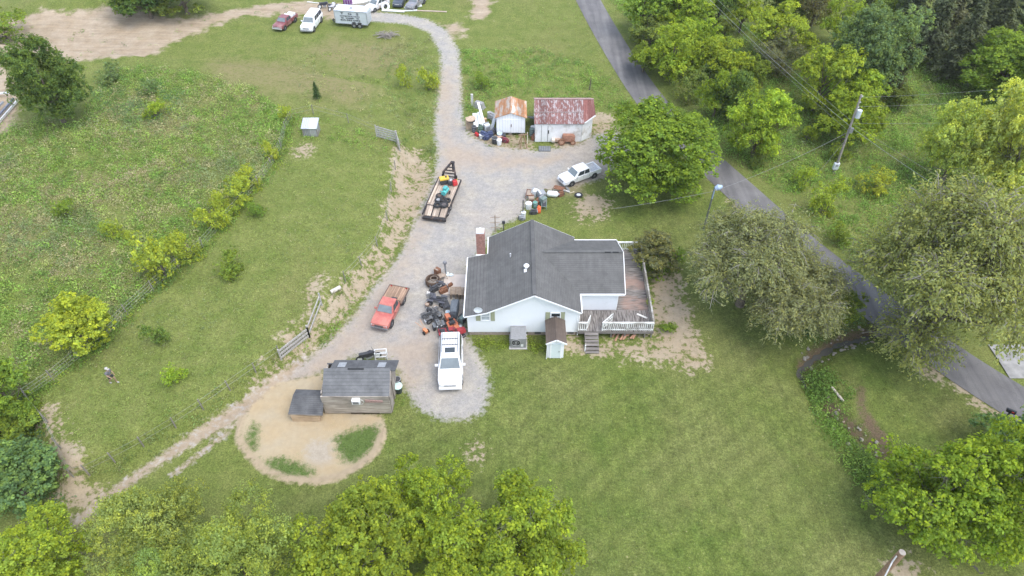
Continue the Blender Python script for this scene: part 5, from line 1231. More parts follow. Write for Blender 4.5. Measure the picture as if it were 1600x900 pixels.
p = P(921,140); t = thing('dead_sapling', 'small dark dead sapling in the grass beside the road', 'sapling', (p[0],p[1],p[2])); MB().tube([(0,0,0),(.05,0,.8),(0,0,1.5)],[.09,.07,.02],6).build('stem', BARK, t); m = MB(); rg = random.Random(3)
for k in range(7): z = rg.uniform(.6,1.4); m.tube([(0,0,z),(rg.uniform(-.5,.5),rg.uniform(-.5,.5),z+.35)],[.03,.01],5)
m.build('twigs', BARK, t)
tyre(438,212,0,'black tyre lying beyond the field fence near the tin hutch',.6,.3,at=P(437,211)[:2],group='tyres dumped by the field fence'); tyre(432,207,0,'smaller black tyre behind the one near the tin hutch',.5,.28,at=P(432,206)[:2],group='tyres dumped by the field fence')
p = P(525,455); tag(MB().cyl((p[0]-.35,p[1]-.3,p[2]+.18),(p[0]+.35,p[1]+.3,p[2]+.2),.18,.17,12).build('log', M((.50,.45,.39),.8,var=.2)), 'short pale log on the bank above the drive', 'log')
a, b = P(1299,606), P(1317,628); tag(MB().tube([(a[0],a[1],a[2]+.1),(b[0],b[1],b[2]+.1)],.09,8).build('fallen_branch', M((.48,.41,.34),.85)), 'bare pale log lying beside the stream', 'log')
p = P(556,627); 
# stream stones
rg = random.Random(9)
for k in range(60):
    i = rg.choice((rg.uniform(.3,3.6), rg.uniform(5.6,8.6))); a = CREEK[int(i)]; b = CREEK[int(i)+1]; f = i-int(i); c = a+(b-a)*f; off = rg.choice((-1,1))*rg.uniform(.35,.95); d = (b-a)/np.linalg.norm(b-a); x = c[0]+d[1]*off; y = c[1]-d[0]*off; s = rg.uniform(.12,.36)
    o = MB().blob((0,0,0),(s,s*rg.uniform(.7,1.2),s*.6),k,.2,8,5).build('stone', M((.27,.245,.21),.9,var=.25) if k%3 else M((.30,.24,.19),.9,var=.25), smooth=True); o.location = (x,y,H1(x,y)+s*.1)
    tag(o, 'loose stone on the bank of the stream', 'stone', 'stones along the stream banks')
# culvert pipe under the road
p = P(1366,515); cv = thing('culvert', 'dark round culvert pipe where the stream leaves the road', 'culvert', (p[0],p[1],-1.12), math.radians(215))
MB().loft([[(q,r*math.cos(a),r*math.sin(a)+.55) for a in np.linspace(0,2*math.pi,20,False)] for q, r in ((.3,.62),(.3,.70),(-1.1,.70),(-1.1,.62),(.3,.62))], cap=False).build('pipe', M((.16,.15,.14),.7,.3,var=.3), cv); MB().cyl((-.9,0,.55),(-.95,0,.55),.61,.61,18).build('inside', M((.01,.01,.01),.9), cv)  # black disc paints the darkness deep in the pipe
for k in range(7): MB().blob((.1+.1*(k%2),-1.5+.5*k if k!=3 else 1.7,.2+.5*(k%2)),(.6,.6,.5),k,.2,8,5).build('headwall_stone', M((.36,.33,.3),.9,var=.25), cv)
# ------------------------------------------------------------------ trees
def ell_dirs(rg, n, zmin=-1.0):
    d = rg.normal(size=(n*3+10, 3)); d /= np.linalg.norm(d, axis=1, keepdims=True); d = d[d[:,2] > zmin][:n]; return d
def crown_pts(seed, Rr, Hh, nl, lobe, per_lobe, leaves, clump, leaf, holes=.0, flat=.5, jag=.18, up=.8):
    """clumps of leaves on lobes spread through an ellipsoid: centres, normals, tint, tip"""
    rg = np.random.default_rng(seed)
    dl = ell_dirs(rg, nl, -.92)
    rad = rg.uniform(.55, .95, nl)[:,None]; rad[: nl//6] *= .5
    L = dl * rad * np.array([Rr, Rr, Hh])
    LR = lobe * Rr * rg.uniform(.65, 1.3, nl)
    C = []; Nn = []; T = []; tp = []
    for i in range(nl):
        k = int(per_lobe * rg.uniform(.6, 1.3)); d = ell_dirs(rg, k, -.22)
        c = L[i] + d * LR[i] * np.array([1,1,.8]) * rg.uniform(.75, 1.0 + jag, k)[:,None]
        lt = rg.uniform(.86, 1.14)
        for j in range(len(c)):
            if holes and rg.random() < holes: continue
            m = int(leaves * rg.uniform(.5, 1.4)); o = rg.normal(size=(m,3)); o /= np.linalg.norm(o,axis=1,keepdims=True); o *= (rg.random(m)**.45)[:,None]
            cr = clump * rg.uniform(.6, 1.35)
            C.append(c[j] + o * cr * np.array([1,1,.75]))
            Nn.append(o*.55 + d[j]*.35 + np.array([0,0,up]) + rg.normal(size=(m,3))*.35)
            ct = lt * rg.uniform(.8, 1.2); T.append(ct * rg.uniform(.72, 1.28, m)); 
            young = rg.random() < .45
            tp.append(np.clip(rg.normal(.62 if young else .12, .25, m), 0, 1))
    return np.vstack(C), np.vstack(Nn), np.concatenate(T), np.concatenate(tp), L
def limb_mesh(seed, Rr, Hh, zc, targets, r0, twigs=0, nm='trunk', mat=None, lean=0.0):
    rg = random.Random(seed); m = MB()
    zt = zc - Hh*.25
    tr = [(0,0,-.3)] + [(lean*q + rg.uniform(-.04,.04)*Rr*q, rg.uniform(-.04,.04)*Rr*q, zt*q) for q in (.08,.35,.7,1.0)] + [(rg.uniform(-.1,.1)*Rr, rg.uniform(-.1,.1)*Rr, zc+Hh*.4)]
    m.tube(tr, [r0*1.6, r0*1.25, r0, r0*.85, r0*.7, r0*.15], 9)
    for t_ in targets:
        q = rg.uniform(.45, 1.0); s = Vector(tr[0]).lerp(Vector((0,0,zt)), q); e = Vector((t_[0], t_[1], t_[2]+zc)); mid = s.lerp(e,.5) + Vector((rg.uniform(-.1,.1)*Rr, rg.uniform(-.1,.1)*Rr, -.08*Hh))
        m.tube([s, mid, e], [r0*.42, r0*.25, r0*.06], 6, cap=False)
        for _ in range(twigs):
            f = rg.uniform(.35,1.0); b = mid.lerp(e,f); d = Vector((rg.gauss(0,1),rg.gauss(0,1),rg.gauss(.2,.7))).normalized()*Rr*rg.uniform(.12,.34); k = b+d*.5+Vector((rg.gauss(0,.05),rg.gauss(0,.05),rg.gauss(0,.05)))*Rr
            m.tube([b,k,b+d],[r0*.10,r0*.07,r0*.02],4,cap=False)
            for _ in range(2):
                e2 = k+Vector((rg.gauss(0,1),rg.gauss(0,1),rg.gauss(.1,.7))).normalized()*Rr*.12; m.tube([k,e2],[r0*.05,r0*.015],3,cap=False)
    return m.build(nm, mat or BARK)
ARCH = {}
def arch(key, seed, Rr, Hh, clear, nl, lobe, per, leaves, clump, leaf, r0, lw=.7, bend=.25, twigs=0, **kw):
    zc = clear + Hh
    C, Nn, T, tp, L = crown_pts(seed, Rr, Hh, nl, lobe, per, leaves, clump, leaf, **kw)
    C[:,2] += zc
    ok = C[:,2] > .04; C, Nn, T, tp = C[ok], Nn[ok], T[ok], tp[ok]
    ext = np.percentile(np.hypot(C[:,0], C[:,1]), 97)
    rg = np.random.default_rng(seed+99); sz = leaf * rg.uniform(.6, 1.35, len(C))
    me = quads_mesh('crown', C, Nn, sz, sz*lw, LEAF, {'tint': T, 'tip': tp}, seed=seed, bend=bend)
    tk = limb_mesh(seed, Rr, Hh, zc, L[:14], r0)
    tm = tk.data; bpy.data.objects.remove(tk)
    tw = None
    if twigs:
        q = limb_mesh(seed+5, Rr, Hh, zc, L*1.12, r0*.55, twigs, 'twigs', TWIG); tw = q.data; bpy.data.objects.remove(q)
    ARCH[key] = dict(me=me, trunk=tm, twigs=tw, R=ext, zc=zc, Hh=Hh, clear=clear)
for i in range(3): arch(f'maple{i}', 10+i, 4.6, 3.6, .3, 46, .245, 46, 19, .34, .215, .24, twigs=3, holes=.10, jag=.36)
for i in range(2): arch(f'twiggy{i}', 15+i, 4.6, 3.5, .3, 46, .24, 42, 18, .36, .215, .22, twigs=9, holes=.12, jag=.3)
for i in range(4): arch(f'mid{i}', 20+i, 2.6, 2.5, .3, 30, .27, 30, 14, .25, .185, .14, jag=.34, holes=.08)
for i in range(3): arch(f'bush{i}', 30+i, 1.3, 1.0, -.2, 12, .36, 26, 12, .20, .13, .05, jag=.6, holes=.2)
for i in range(2): arch(f'big{i}', 35+i, 4.8, 4.2, .12, 64, .26, 46, 17, .33, .20, .26)
for i in range(2): arch(f'fine{i}', 40+i, 3.6, 2.6, .5, 26, .31, 70, 26, .34, .15, .14, lw=.5, jag=.22)
arch('grey0', 50, 3.0, 2.2, .1, 26, .32, 44, 12, .3, .15, .14, twigs=8, jag=.3)
# olive tree with thin, drooping sprays
def spray_arch(key, seed, Rr, Hh, clear, n, per, ln, leaf, r0, droop, twigs, tw_leaf=.3, trunk_tw=8):
    rg = np.random.default_rng(seed); zc = clear + Hh
    nl = 16; dl = ell_dirs(rg, nl, -.35 if key != 'oldgrey' else -.9); L = dl * rg.uniform(.35,.8,nl)[:,None] * np.array([Rr,Rr,Hh]); LR = Rr*rg.uniform(.22,.42,nl)
    C=[];Nn=[];T=[];tp=[];A=[]; m = MB(); rr = random.Random(seed)
    for i in range(n):
        k = rg.integers(nl); d = ell_dirs(rg,1,-.3)[0]; b = L[k]+d*LR[k]*rg.uniform(.3,1.0)
        if abs(b[2]) > Hh: b[2] *= .8
        out = d*np.array([1,1,.45]) + np.array([0,0,rg.uniform(-.1,.35)]); out /= np.linalg.norm(out)
        q = np.sort(rg.random(per)); l = ln*rg.uniform(.6,1.4)
        p = b + out*l*q[:,None]; p[:,2] -= droop*l*q**2
        A.append(np.repeat(out[None],per,0)+rg.normal(size=(per,3))*.55); C.append(p+rg.normal(size=(per,3))*.11*l)
        Nn.append(np.array([0,0,1.0])+rg.normal(size=(per,3))*.55+d*.35); T.append(rg.uniform(.8,1.2)*rg.uniform(.7,1.3,per)); tp.append(np.clip(rg.normal(.25,.25,per),0,1))
        if i % twigs == 0:
            s = Vector(b)+Vector((0,0,zc)); e = s+Vector(out)*l*.9-Vector((0,0,droop*l*.8)); mid = s.lerp(e,.55)+Vector((0,0,.14*l))
            m.tube([s,mid,e],[.03,.02,.008],3,cap=False)
            for _ in range(2): m.tube([mid, mid+Vector((rr.gauss(0,.25),rr.gauss(0,.25),rr.gauss(-.15,.2)))*l],[.014,.006],3,cap=False)
    C=np.vstack(C); C[:,2]+=zc; Nn=np.vstack(Nn); T=np.concatenate(T); tp=np.concatenate(tp); A=np.vstack(A)
    ok=C[:,2]>.1; C,Nn,T,tp,A=C[ok],Nn[ok],T[ok],tp[ok],A[ok]
    sz=leaf*rg.uniform(.6,1.4,len(C)); me=quads_mesh('crown',C,Nn,sz,sz*tw_leaf,LEAF,{'tint':T,'tip':tp},seed=seed,bend=.2,axis=A)
    tk=limb_mesh(seed,Rr,Hh,zc,L,r0); tm=tk.data; bpy.data.objects.remove(tk)
    q=limb_mesh(seed+5,Rr,Hh,zc,L*1.1,r0*.6,trunk_tw,'twigs',TWIG); bm=q.data; bpy.data.objects.remove(q)
    k=len(m.v); 
    vs=[v.co[:] for v in bm.vertices]; m.add(vs,[tuple(p.vertices) for p in bm.polygons]); q=m.build('twigs',TWIG); tw=q.data; bpy.data.objects.remove(q)
    ARCH[key]=dict(me=me,trunk=tm,twigs=tw,R=np.percentile(np.hypot(C[:,0],C[:,1]),96),zc=zc,Hh=Hh,clear=clear)
spray_arch('willow0', 60, 3.7, 2.8, .3, 2300, 20, .85, .18, .22, .5, 5)
spray_arch('willow1', 61, 4.0, 2.6, .2, 2500, 20, .85, .18, .22, .55, 5)
spray_arch('oldgrey', 62, 6.6, 4.6, .3, 5000, 18, 1.1, .19, .40, .22, 3, .45, 14)
# pines: whorls of drooping branches carrying needle sprays
def pine(key, seed, H, Rr, n=26, nb=9, leaf=.34, lw=.16):
    rg=np.random.default_rng(seed); C=[];A=[];Nn=[];T=[]; m=MB(); m.tube([(0,0,-.3),(0,0,H*.5),(0,0,H)],[.2,.13,.02],8)
    for i in range(n):
        f=(i+.5)/n; z=H*(.10+.88*f); r=Rr*(1-f)**.75*rg.uniform(.75,1.15)+.15
        for j in range(nb):
            a=rg.uniform(0,6.283); l=r*rg.uniform(.6,1.15); d=np.array([math.cos(a),math.sin(a),0]); k=int(8+l*16); q=rg.uniform(.15,1,k)
            p=np.array([0,0,z])+d*l*q[:,None]; p[:,2]+=.1*l*q-.32*l*q**2; sd=np.array([-d[1],d[0],0]); off=rg.normal(size=k)*.22*l*(1.1-q)+rg.normal(size=k)*.06
            p+=sd*off[:,None]; p[:,2]+=rg.normal(size=k)*.06; C.append(p); A.append(d*.8+sd*np.sign(off)[:,None]*.7+rg.normal(size=(k,3))*.3); Nn.append(np.array([0,0,1])+rg.normal(size=(k,3))*.45); T.append(rg.uniform(.75,1.25)*rg.uniform(.7,1.3,k))
            if j%2==0: m.tube([(0,0,z),tuple(np.array([0,0,z])+d*l*.9-np.array([0,0,.16*l]))],[.035,.01],4,cap=False)
    C=np.vstack(C);A=np.vstack(A);Nn=np.vstack(Nn);T=np.concatenate(T); sz=leaf*rg.uniform(.6,1.4,len(C))
    me=quads_mesh('crown',C,Nn,sz,sz*lw/leaf*1.0,LEAF,{'tint':T,'tip':np.zeros(len(C))},seed=seed,axis=A,bend=.25)
    q=m.build('trunk',BARK); tm=q.data; bpy.data.objects.remove(q); ARCH[key]=dict(me=me,trunk=tm,twigs=None,R=Rr*.95,zc=H*.5,Hh=H*.5,clear=0)
for i in range(3): pine(f'pine{i}',70+i,8.5,2.3)

COLS = dict(yard=(.172,.258,.046), bright=(.240,.345,.058), maple=(.225,.312,.052), green=(.165,.250,.056), mid=(.150,.220,.068), olive=(.265,.300,.140), dark=(.105,.170,.056), blue=(.150,.220,.110), yellow=(.285,.360,.065), willow=(.262,.300,.150), pine=(.165,.185,.105), browng=(.165,.170,.090), pale=(.365,.455,.140), fine=(.245,.320,.105), sumac=(.130,.225,.095), grey=(.155,.185,.115))
def tree(box, key, col, label, name='tree', group=None, base=None, jit=.06, sunk=0.0):
    x0,y0,x1,y1 = box; cx,cy=(x0+x1)/2,(y0+y1)/2; a=ARCH[key]; gk=1.12 if key[:3] == 'mid' else 1.0; x0,x1,y0,y1=cx-(cx-x0)*gk,cx+(x1-cx)*gk,cy-(cy-y0)*gk,cy+(y1-cy)*gk; Rr=2; zc=2; g=0.0
    for _ in range(8):
        u,dy,dz=ray(cx,cy); t=(CAM_H-zc)/-dz; Rr=(x1-x0)/2/FPX*t; dep=math.atan2(-dz,math.hypot(dy,u)); b=(y1-y0)/2/FPX*t
        Hh=math.sqrt(max(b*b-(Rr*math.sin(dep))**2,(.5*Rr)**2))/math.cos(dep); Hh=min(Hh,.9*Rr) if dep > .8 and key[:3] in ('map','twi','fin') else Hh; Hh=min(Hh,(2.2 if key.startswith('pine') else 1.25)*Rr)
        x,y=u*t,dy*t; g=H1(x,y); zc=g+Hh*a['zc']/a['Hh']-sunk
    rg=random.Random(hash(label)%1000 if False else sum(map(ord,label)))
    s=Rr/a['R']; sz=(zc-g+sunk)/a['zc']
    o=thing(name,label,'bush' if name.endswith('bush') else 'tree',(x,y,g-sunk),rg.uniform(0,6.28),group); o.scale=(s,s,sz)
    c=COLS[col]; k=[1+rg.uniform(-jit,jit) for _ in range(3)]; cc=(c[0]*k[0],c[1]*k[1],c[2]*k[2],1)
    q=link(bpy.data.objects.new('crown' if not name.endswith('bush') else 'foliage',a['me']),o); q.color=cc
    link(bpy.data.objects.new('trunk' if not name.endswith('bush') else 'stems',a['trunk']),o)
    if a['twigs']: link(bpy.data.objects.new('twigs',a['twigs']),o)
    return o
def T(x0,y0,x1,y1,key,col,label,name='tree',group=None,**k): return tree((x0,y0,x1,y1),key,col,label,name,group,**k)
# along the bottom of the picture
T(585,705,745,880,'maple0','maple','tallest bright maple below the house, its top closest to the sandy yard','maple_tree')
T(455,765,660,960,'maple1','maple','bright maple below the sandy yard, beside the soft feathery trees','maple_tree')
T(640,835,800,990,'maple2','maple','low maple in front of the tallest maple at the picture edge','maple_tree')
T(690,752,905,960,'twiggy0','maple','bright maple with bare grey twigs beside the open lawn','maple_tree')
T(-40,798,138,960,'maple2','bright','yellow green tree at the end of the dirt track','maple_tree')
T(132,748,318,930,'fine0','fine','soft feathery pale tree beside the dirt track','locust_tree')
T(268,785,475,965,'fine1','fine','wide feathery tree between the pale feathery one and the maples','locust_tree')
T(175,860,330,980,'fine1','fine','low feathery tree at the picture edge below the pale feathery one','locust_tree')
T(-45,705,80,792,'mid0','sumac','dark blue green sumac above the yellow green tree','sumac_tree')
T(-50,632,52,702,'mid1','green','dark bushy tree uphill of the sumac','tree')
T(-40,570,45,660,'mid2','green','fresh green tree at the end of the field fence','tree')
T(1368,648,1580,880,'twiggy1','maple','huge bright maple leaning over the stream, with bare twigs poking out','maple_tree')
T(1490,640,1690,890,'maple0','maple','bright maple beside the huge one, near the mailbox','maple_tree')
T(1545,650,1660,730,'mid3','sumac','dark green shrubby tree behind the mailbox','tree')
# the two grey ones by the road
T(1350,288,1652,582,'oldgrey','olive','wide old tree with grey twiggy limbs over the road','old_tree')
T(1085,330,1268,500,'willow0','willow','drooping olive willow beside the sign lamp pole','willow_tree')
T(1145,392,1312,538,'willow1','willow','wide drooping willow standing over the stream','willow_tree')
T(1262,450,1340,508,'mid2','green','low dark green bush at the culvert mouth','bush')
T(926,160,1128,305,'big0','yard','large round yard tree beside the white pickup','yard_tree')
# edge of the wood beyond the road
W_ = 'trees of the roadside thicket'
T(970,-30,1045,45,'mid0','green','green tree at the top of the thicket nearest the road',group=W_)
T(1025,-40,1118,40,'mid1','bright','tall bright tree at the top of the thicket',group=W_)
T(985,30,1050,75,'mid2','mid','dull green shrub tree at the road verge of the thicket',group=W_)
T(1008,42,1096,118,'mid3','bright','broad bright tree facing the road in the thicket',group=W_)
T(1040,18,1100,62,'mid0','bright','bright tree behind the broad one in the thicket',group=W_)
T(1063,12,1105,55,'bush0','blue','grey green round tree deep in the thicket',group=W_)
T(1080,34,1130,88,'mid1','bright','bright tree on the power line side of the thicket',group=W_)
T(1095,62,1168,128,'mid2','maple','bushy tree above the grey green shrub in the thicket',group=W_)
T(1086,92,1132,140,'bush1','blue','grey green shrub in the middle of the thicket',group=W_)
T(1096,112,1150,182,'mid3','maple','light half of the pair of trees at the near end of the thicket',group=W_)
T(1118,110,1180,184,'mid0','dark','dark half of the pair of trees at the near end of the thicket',group=W_)
T(1143,140,1238,240,'mid1','bright','bright tree standing alone below the thicket')
T(1030,100,1065,130,'bush2','yellow','small yellow green bush at the road verge of the thicket','bush')
T(1050,118,1105,165,'bush0','mid','low scrub bush below the thicket','bush')
T(1165,205,1215,250,'bush1','yellow','yellow tipped bush at the foot of the lone bright tree','bush')
S_ = 'trees above the power line clearing'
T(1102,-25,1152,42,'mid2','dark','dark tree under the power line at the top of the clearing',group=S_)
T(1138,-35,1192,55,'mid3','maple','tall green tree beside the dark one under the power line',group=S_)
T(1172,8,1256,82,'mid0','bright','bright crowned tree above the grey bush by the power line',group=S_)
T(1176,52,1268,120,'grey0','grey','low grey green tree below the bright crowned one',group=S_)
T(1190,-45,1255,22,'mid1','dark','dark tree at the top edge above the clearing',group=S_)
T(1236,-50,1325,42,'grey0','browng','brown green bare looking tree at the top edge',group=S_)
T(1203,96,1228,122,'bush2','bright','little bright bush right under the power line','bush')
T(1248,68,1330,172,'mid2','bright','tall yellow topped tree above the utility pole',group=S_)
T(1288,0,1342,66,'mid3','bright','bright tree between the brown tree and the broad blue green one',group=S_)
T(1305,12,1440,152,'big1','blue','broad blue green tree, biggest of the clearing',group=S_)
T(1368,-25,1412,60,'mid0','green','light topped tree behind the broad blue green one',group=S_)
T(1385,60,1432,150,'pine2','browng','narrow brown green cedar at the side of the broad blue green tree','cedar_tree')
T(1300,108,1382,178,'mid1','bright','yellow tree just behind the utility pole top',group=S_)
T(1285,145,1378,222,'mid3','maple','low yellow green tree wrapped round the utility pole',group=S_)
T(1250,150,1305,178,'bush0','green','small green shrub below the tall yellow topped tree','bush')
Y_ = 'yellow bushes on the verge beyond the road'
T(1238,262,1282,300,'bush1','yellow','yellow bush nearest the meter box',"bush",Y_)
T(1268,278,1326,345,'bush2','yellow','biggest yellow bush between road and utility pole',"bush",Y_)
T(1340,270,1400,306,'bush0','yellow','flat wide yellow bush beside the old grey tree',"bush",Y_)
T(1290,345,1335,385,'bush1','green','green bush between the road and the old grey tree',"bush")
T(1448,150,1560,300,'maple1','pale','pale flowering tree behind the old grey tree','tree')
T(1520,128,1680,330,'maple2','pale','largest pale tree at the picture side','tree')
T(1508,52,1660,160,'big0','green','light green tree in front of the pines','tree')
T(1545,110,1600,150,'bush2','bright','round bright bush between the pale trees and the light green one','bush')
PG = 'dark pines of the wood edge'
for i,(a,b,c,d,l) in enumerate([(1395,-60,1465,60,'pine closest to the broad blue green tree'),(1430,-30,1500,100,'pine at the bare soil gap in the wood edge'),(1452,-70,1530,70,'tall pine behind the one at the bare soil gap'),(1475,0,1545,125,'lowest reaching pine of the wood edge'),(1500,-60,1570,60,'pine above the light green tree'),(1535,-40,1605,75,'pine behind the light green tree crown'),(1575,-60,1650,60,'pine in the picture corner'),(1350,-80,1410,20,'pine peeping over the bright trees'),(1420,-100,1480,10,'pine at the top edge over the bare soil gap'),(1535,-100,1600,0,'farthest pine of the corner group')]):
    T(a,b,c,d,f'pine{i%3}','pine',l,'pine_tree',PG)
# round the yard and field
T(985,362,1062,425,'mid1','browng','dark round olive bush at the deck corner','bush')
T(998,396,1046,436,'bush1','bright','bright vine bush climbing the deck railing','bush')
T(1040,392,1072,428,'bush0','green','green bush behind the dark round olive bush','bush')
T(1028,503,1058,520,'bush2','green','low green weed bush on the bare soil by the deck','bush')
T(1004,455,1022,500,'bush0','bright','small vine bush against the deck railing','bush')
T(8,66,128,196,'big1','dark','dense dark round tree beside the steel rails','tree')
T(185,-35,262,22,'mid0','dark','dark green tree at the foot of the dirt mound','tree'); T(235,-40,330,18,'mid2','mid','green tree beside the dirt mound tree','tree'); T(155,-50,215,10,'mid1','green','tree on top of the dirt mound','tree'); T(-40,28,48,66,'bush0','green','green scrub on the dirt mound slope','bush')
B_ = 'yellow green bushes along the field fence'
for i,(a,b,c,d,l) in enumerate([(205,368,292,452,'largest yellow bush of the field fence row'),(262,362,318,412,'yellow bush joined to the largest one of the fence row'),(303,316,356,368,'yellow bush third up the fence from the person'),(342,282,402,328,'broad yellow bush up the fence'),(366,260,414,298,'yellow bush above the broad fence bush'),(408,220,440,252,'small yellow bush near the tyres'),(433,167,458,194,'yellow bush at the top end of the field fence')]):
    T(a,b,c,d,f'bush{i%3}','yellow',l,'bush',B_)
for i,(a,b,c,d,l) in enumerate([(328,300,362,338,'yellow bush between the third and the broad fence bush'),(352,320,376,342,'tiny yellow bush hugging the fence below the broad bush')]):
    T(a,b,c,d,f'bush{(i+1)%3}','yellow',l,'bush',B_)
for i,(a,b,c,d) in enumerate([(985,70,1030,110),(1055,80,1090,120),(1120,25,1150,60),(1165,90,1200,130),(1240,50,1275,85),(1275,165,1310,200),(1060,0,1090,30),(1150,120,1185,155),(1330,150,1380,190),(1240,0,1270,30),(1020,20,1060,60),(1390,135,1430,170),(1200,170,1240,205),(1245,195,1280,225),(1170,235,1205,265),(1290,225,1330,255)]):
    T(a,b,c,d,('mid','bush')[i>11]+str(i%3),('green','bright','mid')[i%3],'scrubby green bush filling a gap among the trees beyond the road','bush','scrub among the trees beyond the road')
T(66,464,164,552,'mid0','yellow','round yellow green tree by the field fence, above the person','tree')
F_ = 'young trees on the slope beside the upper drive'
T(618,104,646,138,'bush1','yellow','yellow sapling bush farther from the drive','bush',F_); T(652,104,686,146,'bush2','yellow','yellow sapling bush close to the upper drive','bush',F_)
for a,b,c,d,k,cl,l in [(486,127,500,154,'pine0','dark','tiny dark fir alone in the upper field'),(158,346,194,378,'bush0','bright','bright clump in the middle of the meadow'),(194,360,214,382,'bush1','yellow','small yellow clump beside the bright meadow clump'),(335,394,392,432,'bush2','green','green weed bush inside the fenced field'),(250,572,292,606,'bush0','bright','tuft of tall bright grass near the person'),(380,315,416,338,'bush1','green','low green clump near the upper fence bushes'),(222,500,262,545,'bush2','mid','dull green clump in the lower fenced field'),(80,312,120,345,'bush0','green','green clump in the middle of the brown meadow patch'),(215,160,265,190,'bush1','bright','light green bush below the dirt lot'),(150,100,200,130,'bush2','blue','blue green scrub at the dirt lot edge'),(215,128,250,150,'bush0','blue','blue green scrub farther along from the dirt lot'),(735,112,770,140,'bush1','green','green shrub beside the upper drive')]:
    T(a,b,c,d,k,cl,l,'fir_tree' if 'fir' in l else 'bush')

# ------------------------------------------------------------------ weeds and tall grass (nobody could count them)
def sample_poly(rg, poly, dens):
    Q = np.array([P(*q)[:2] for q in poly]); lo, hi = Q.min(0), Q.max(0); n = int(np.prod(hi-lo)*dens)
    p = lo + rg.random((n,2))*(hi-lo); return p[sd_poly(p[:,0],p[:,1],Q) > 0]
def att_at(k, p):
    i = np.clip(((p[:,0]-XA)/GS).round().astype(int),0,nx-1); j = np.clip(((p[:,1]-YA)/GS).round().astype(int),0,ny-1)
    return ATT[k].reshape(ny,nx)[j,i]
PAL = dict(meadow=[(.19,.26,.065),(.24,.30,.08),(.15,.215,.065),(.28,.305,.11),(.31,.285,.15),(.20,.24,.115)], lush=[(.165,.265,.06),(.19,.295,.06),(.23,.325,.07),(.15,.235,.065)], dark=[(.11,.19,.06),(.13,.215,.07),(.12,.20,.09)], dry=[(.33,.285,.17),(.37,.32,.20),(.30,.265,.15),(.25,.26,.12)], bank=[(.14,.21,.065),(.17,.24,.08),(.20,.25,.095),(.25,.25,.12)], yellow=[(.25,.31,.05),(.22,.29,.05)])
ROADP = np.array(ROAD)
def weeds(name, zones, seed, gainw=1.25):
    rg = np.random.default_rng(seed); C=[];Nn=[];S=[];K=[];A=[]
    for poly, dens, size, pal, nlf, patchy in zones:
        p = sample_poly(rg, poly, dens) if not isinstance(poly, np.ndarray) else poly
        keep = (att_at('gravel',p) < -.25)&(att_at('track',p) < -.1)&(att_at('mud',p) < .05)&(att_at('sand',p) < (.3 if size > .3 else 9))&(sd_line(p[:,0],p[:,1],ROADP) > 2.1)
        nz = np.sin(p[:,0]*.42+seed)*np.sin(p[:,1]*.37+seed*2)+.6*np.sin(p[:,0]*1.1+p[:,1]*.9); keep &= (nz > -2+patchy*2+rg.normal(size=len(p))*.6)
        keep &= ((att_at('patch',p) < -.2)|(rg.random(len(p)) < .25))&((att_at('dirt',p) < -.3)|(rg.random(len(p)) < (.03 if dens > 1 else .35)))
        p = p[keep]; zz = hz(p[:,0],p[:,1]); pl = np.array(PAL[pal]); nz2 = np.sin(p[:,0]*.23+1.7*seed)*np.cos(p[:,1]*.31+seed)
        pi = np.clip(((nz2*.5+.5)*len(pl)+rg.normal(size=len(p))*1.1).astype(int),0,len(pl)-1)
        for (x,y),z,ci in zip(p,zz,pi):
            s = size*rg.uniform(.5,1.5); m = int(nlf*(1.6 if s < .7 else 2.6)*rg.uniform(.6,1.3)); o = rg.normal(size=(m,3))*np.array([.36,.36,.0])*s; h = np.abs(rg.normal(size=m))*.42*s
            h *= np.exp(-(o[:,0]**2+o[:,1]**2)/(.5*s*s)); C.append(np.column_stack([x+o[:,0],y+o[:,1],z+.03+h])); d = o.copy(); d[:,2]=s*.55
            A.append(d+rg.normal(size=(m,3))*.3*s); Nn.append(np.column_stack([o[:,0],o[:,1],np.full(m,.5*s)])+rg.normal(size=(m,3))*.3*s); S.append(np.minimum(rg.uniform(.15,.34,m)*s, rg.uniform(.12,.26,m))); K.append(gainw*pl[ci]*rg.uniform(.72,1.3)*rg.uniform(.8,1.2,(m,1)))
    C=np.vstack(C); S=np.concatenate(S)
    me=quads_mesh(name,C,np.vstack(Nn),S,S*.42,WEED,None,np.vstack(K),seed,.35,axis=np.vstack(A)); tag(link(bpy.data.objects.new(name,me)),kind='stuff'); return len(C)
def band(px, half, dens, seed):
    rg=np.random.default_rng(seed); L=[np.array(P(*q)[:2]) for q in px]; out=[]
    for a,b in zip(L[:-1],L[1:]):
        d=b-a; l=np.linalg.norm(d); n=int(l*half*2*dens); f=rg.random(n)[:,None]; nr=np.array([d[1],-d[0]])/l; out.append(a+d*f+nr*rg.normal(size=(n,1))*half*.6)
    return np.vstack(out)
FENCE1=[(456,186),(447,205),(440,232),(425,262),(405,290),(380,318),(350,352),(318,388),(280,420),(240,455),(200,492),(165,530),(125,562),(85,595),(45,622),(10,648)]
FENCE2=[(625,232),(618,265),(612,300),(606,345),(590,385),(565,415),(540,440)]
FENCE3=[(438,556),(400,582),(360,610),(318,640),(275,668),(225,698),(180,722),(140,742),(115,745),(95,700),(75,660),(45,625)]
MEADOW=[(20,190),(130,192),(170,110),(250,105),(330,120),(400,140),(450,190),(425,262),(350,352),(240,455),(125,562),(20,640),(-260,620),(-420,260)]
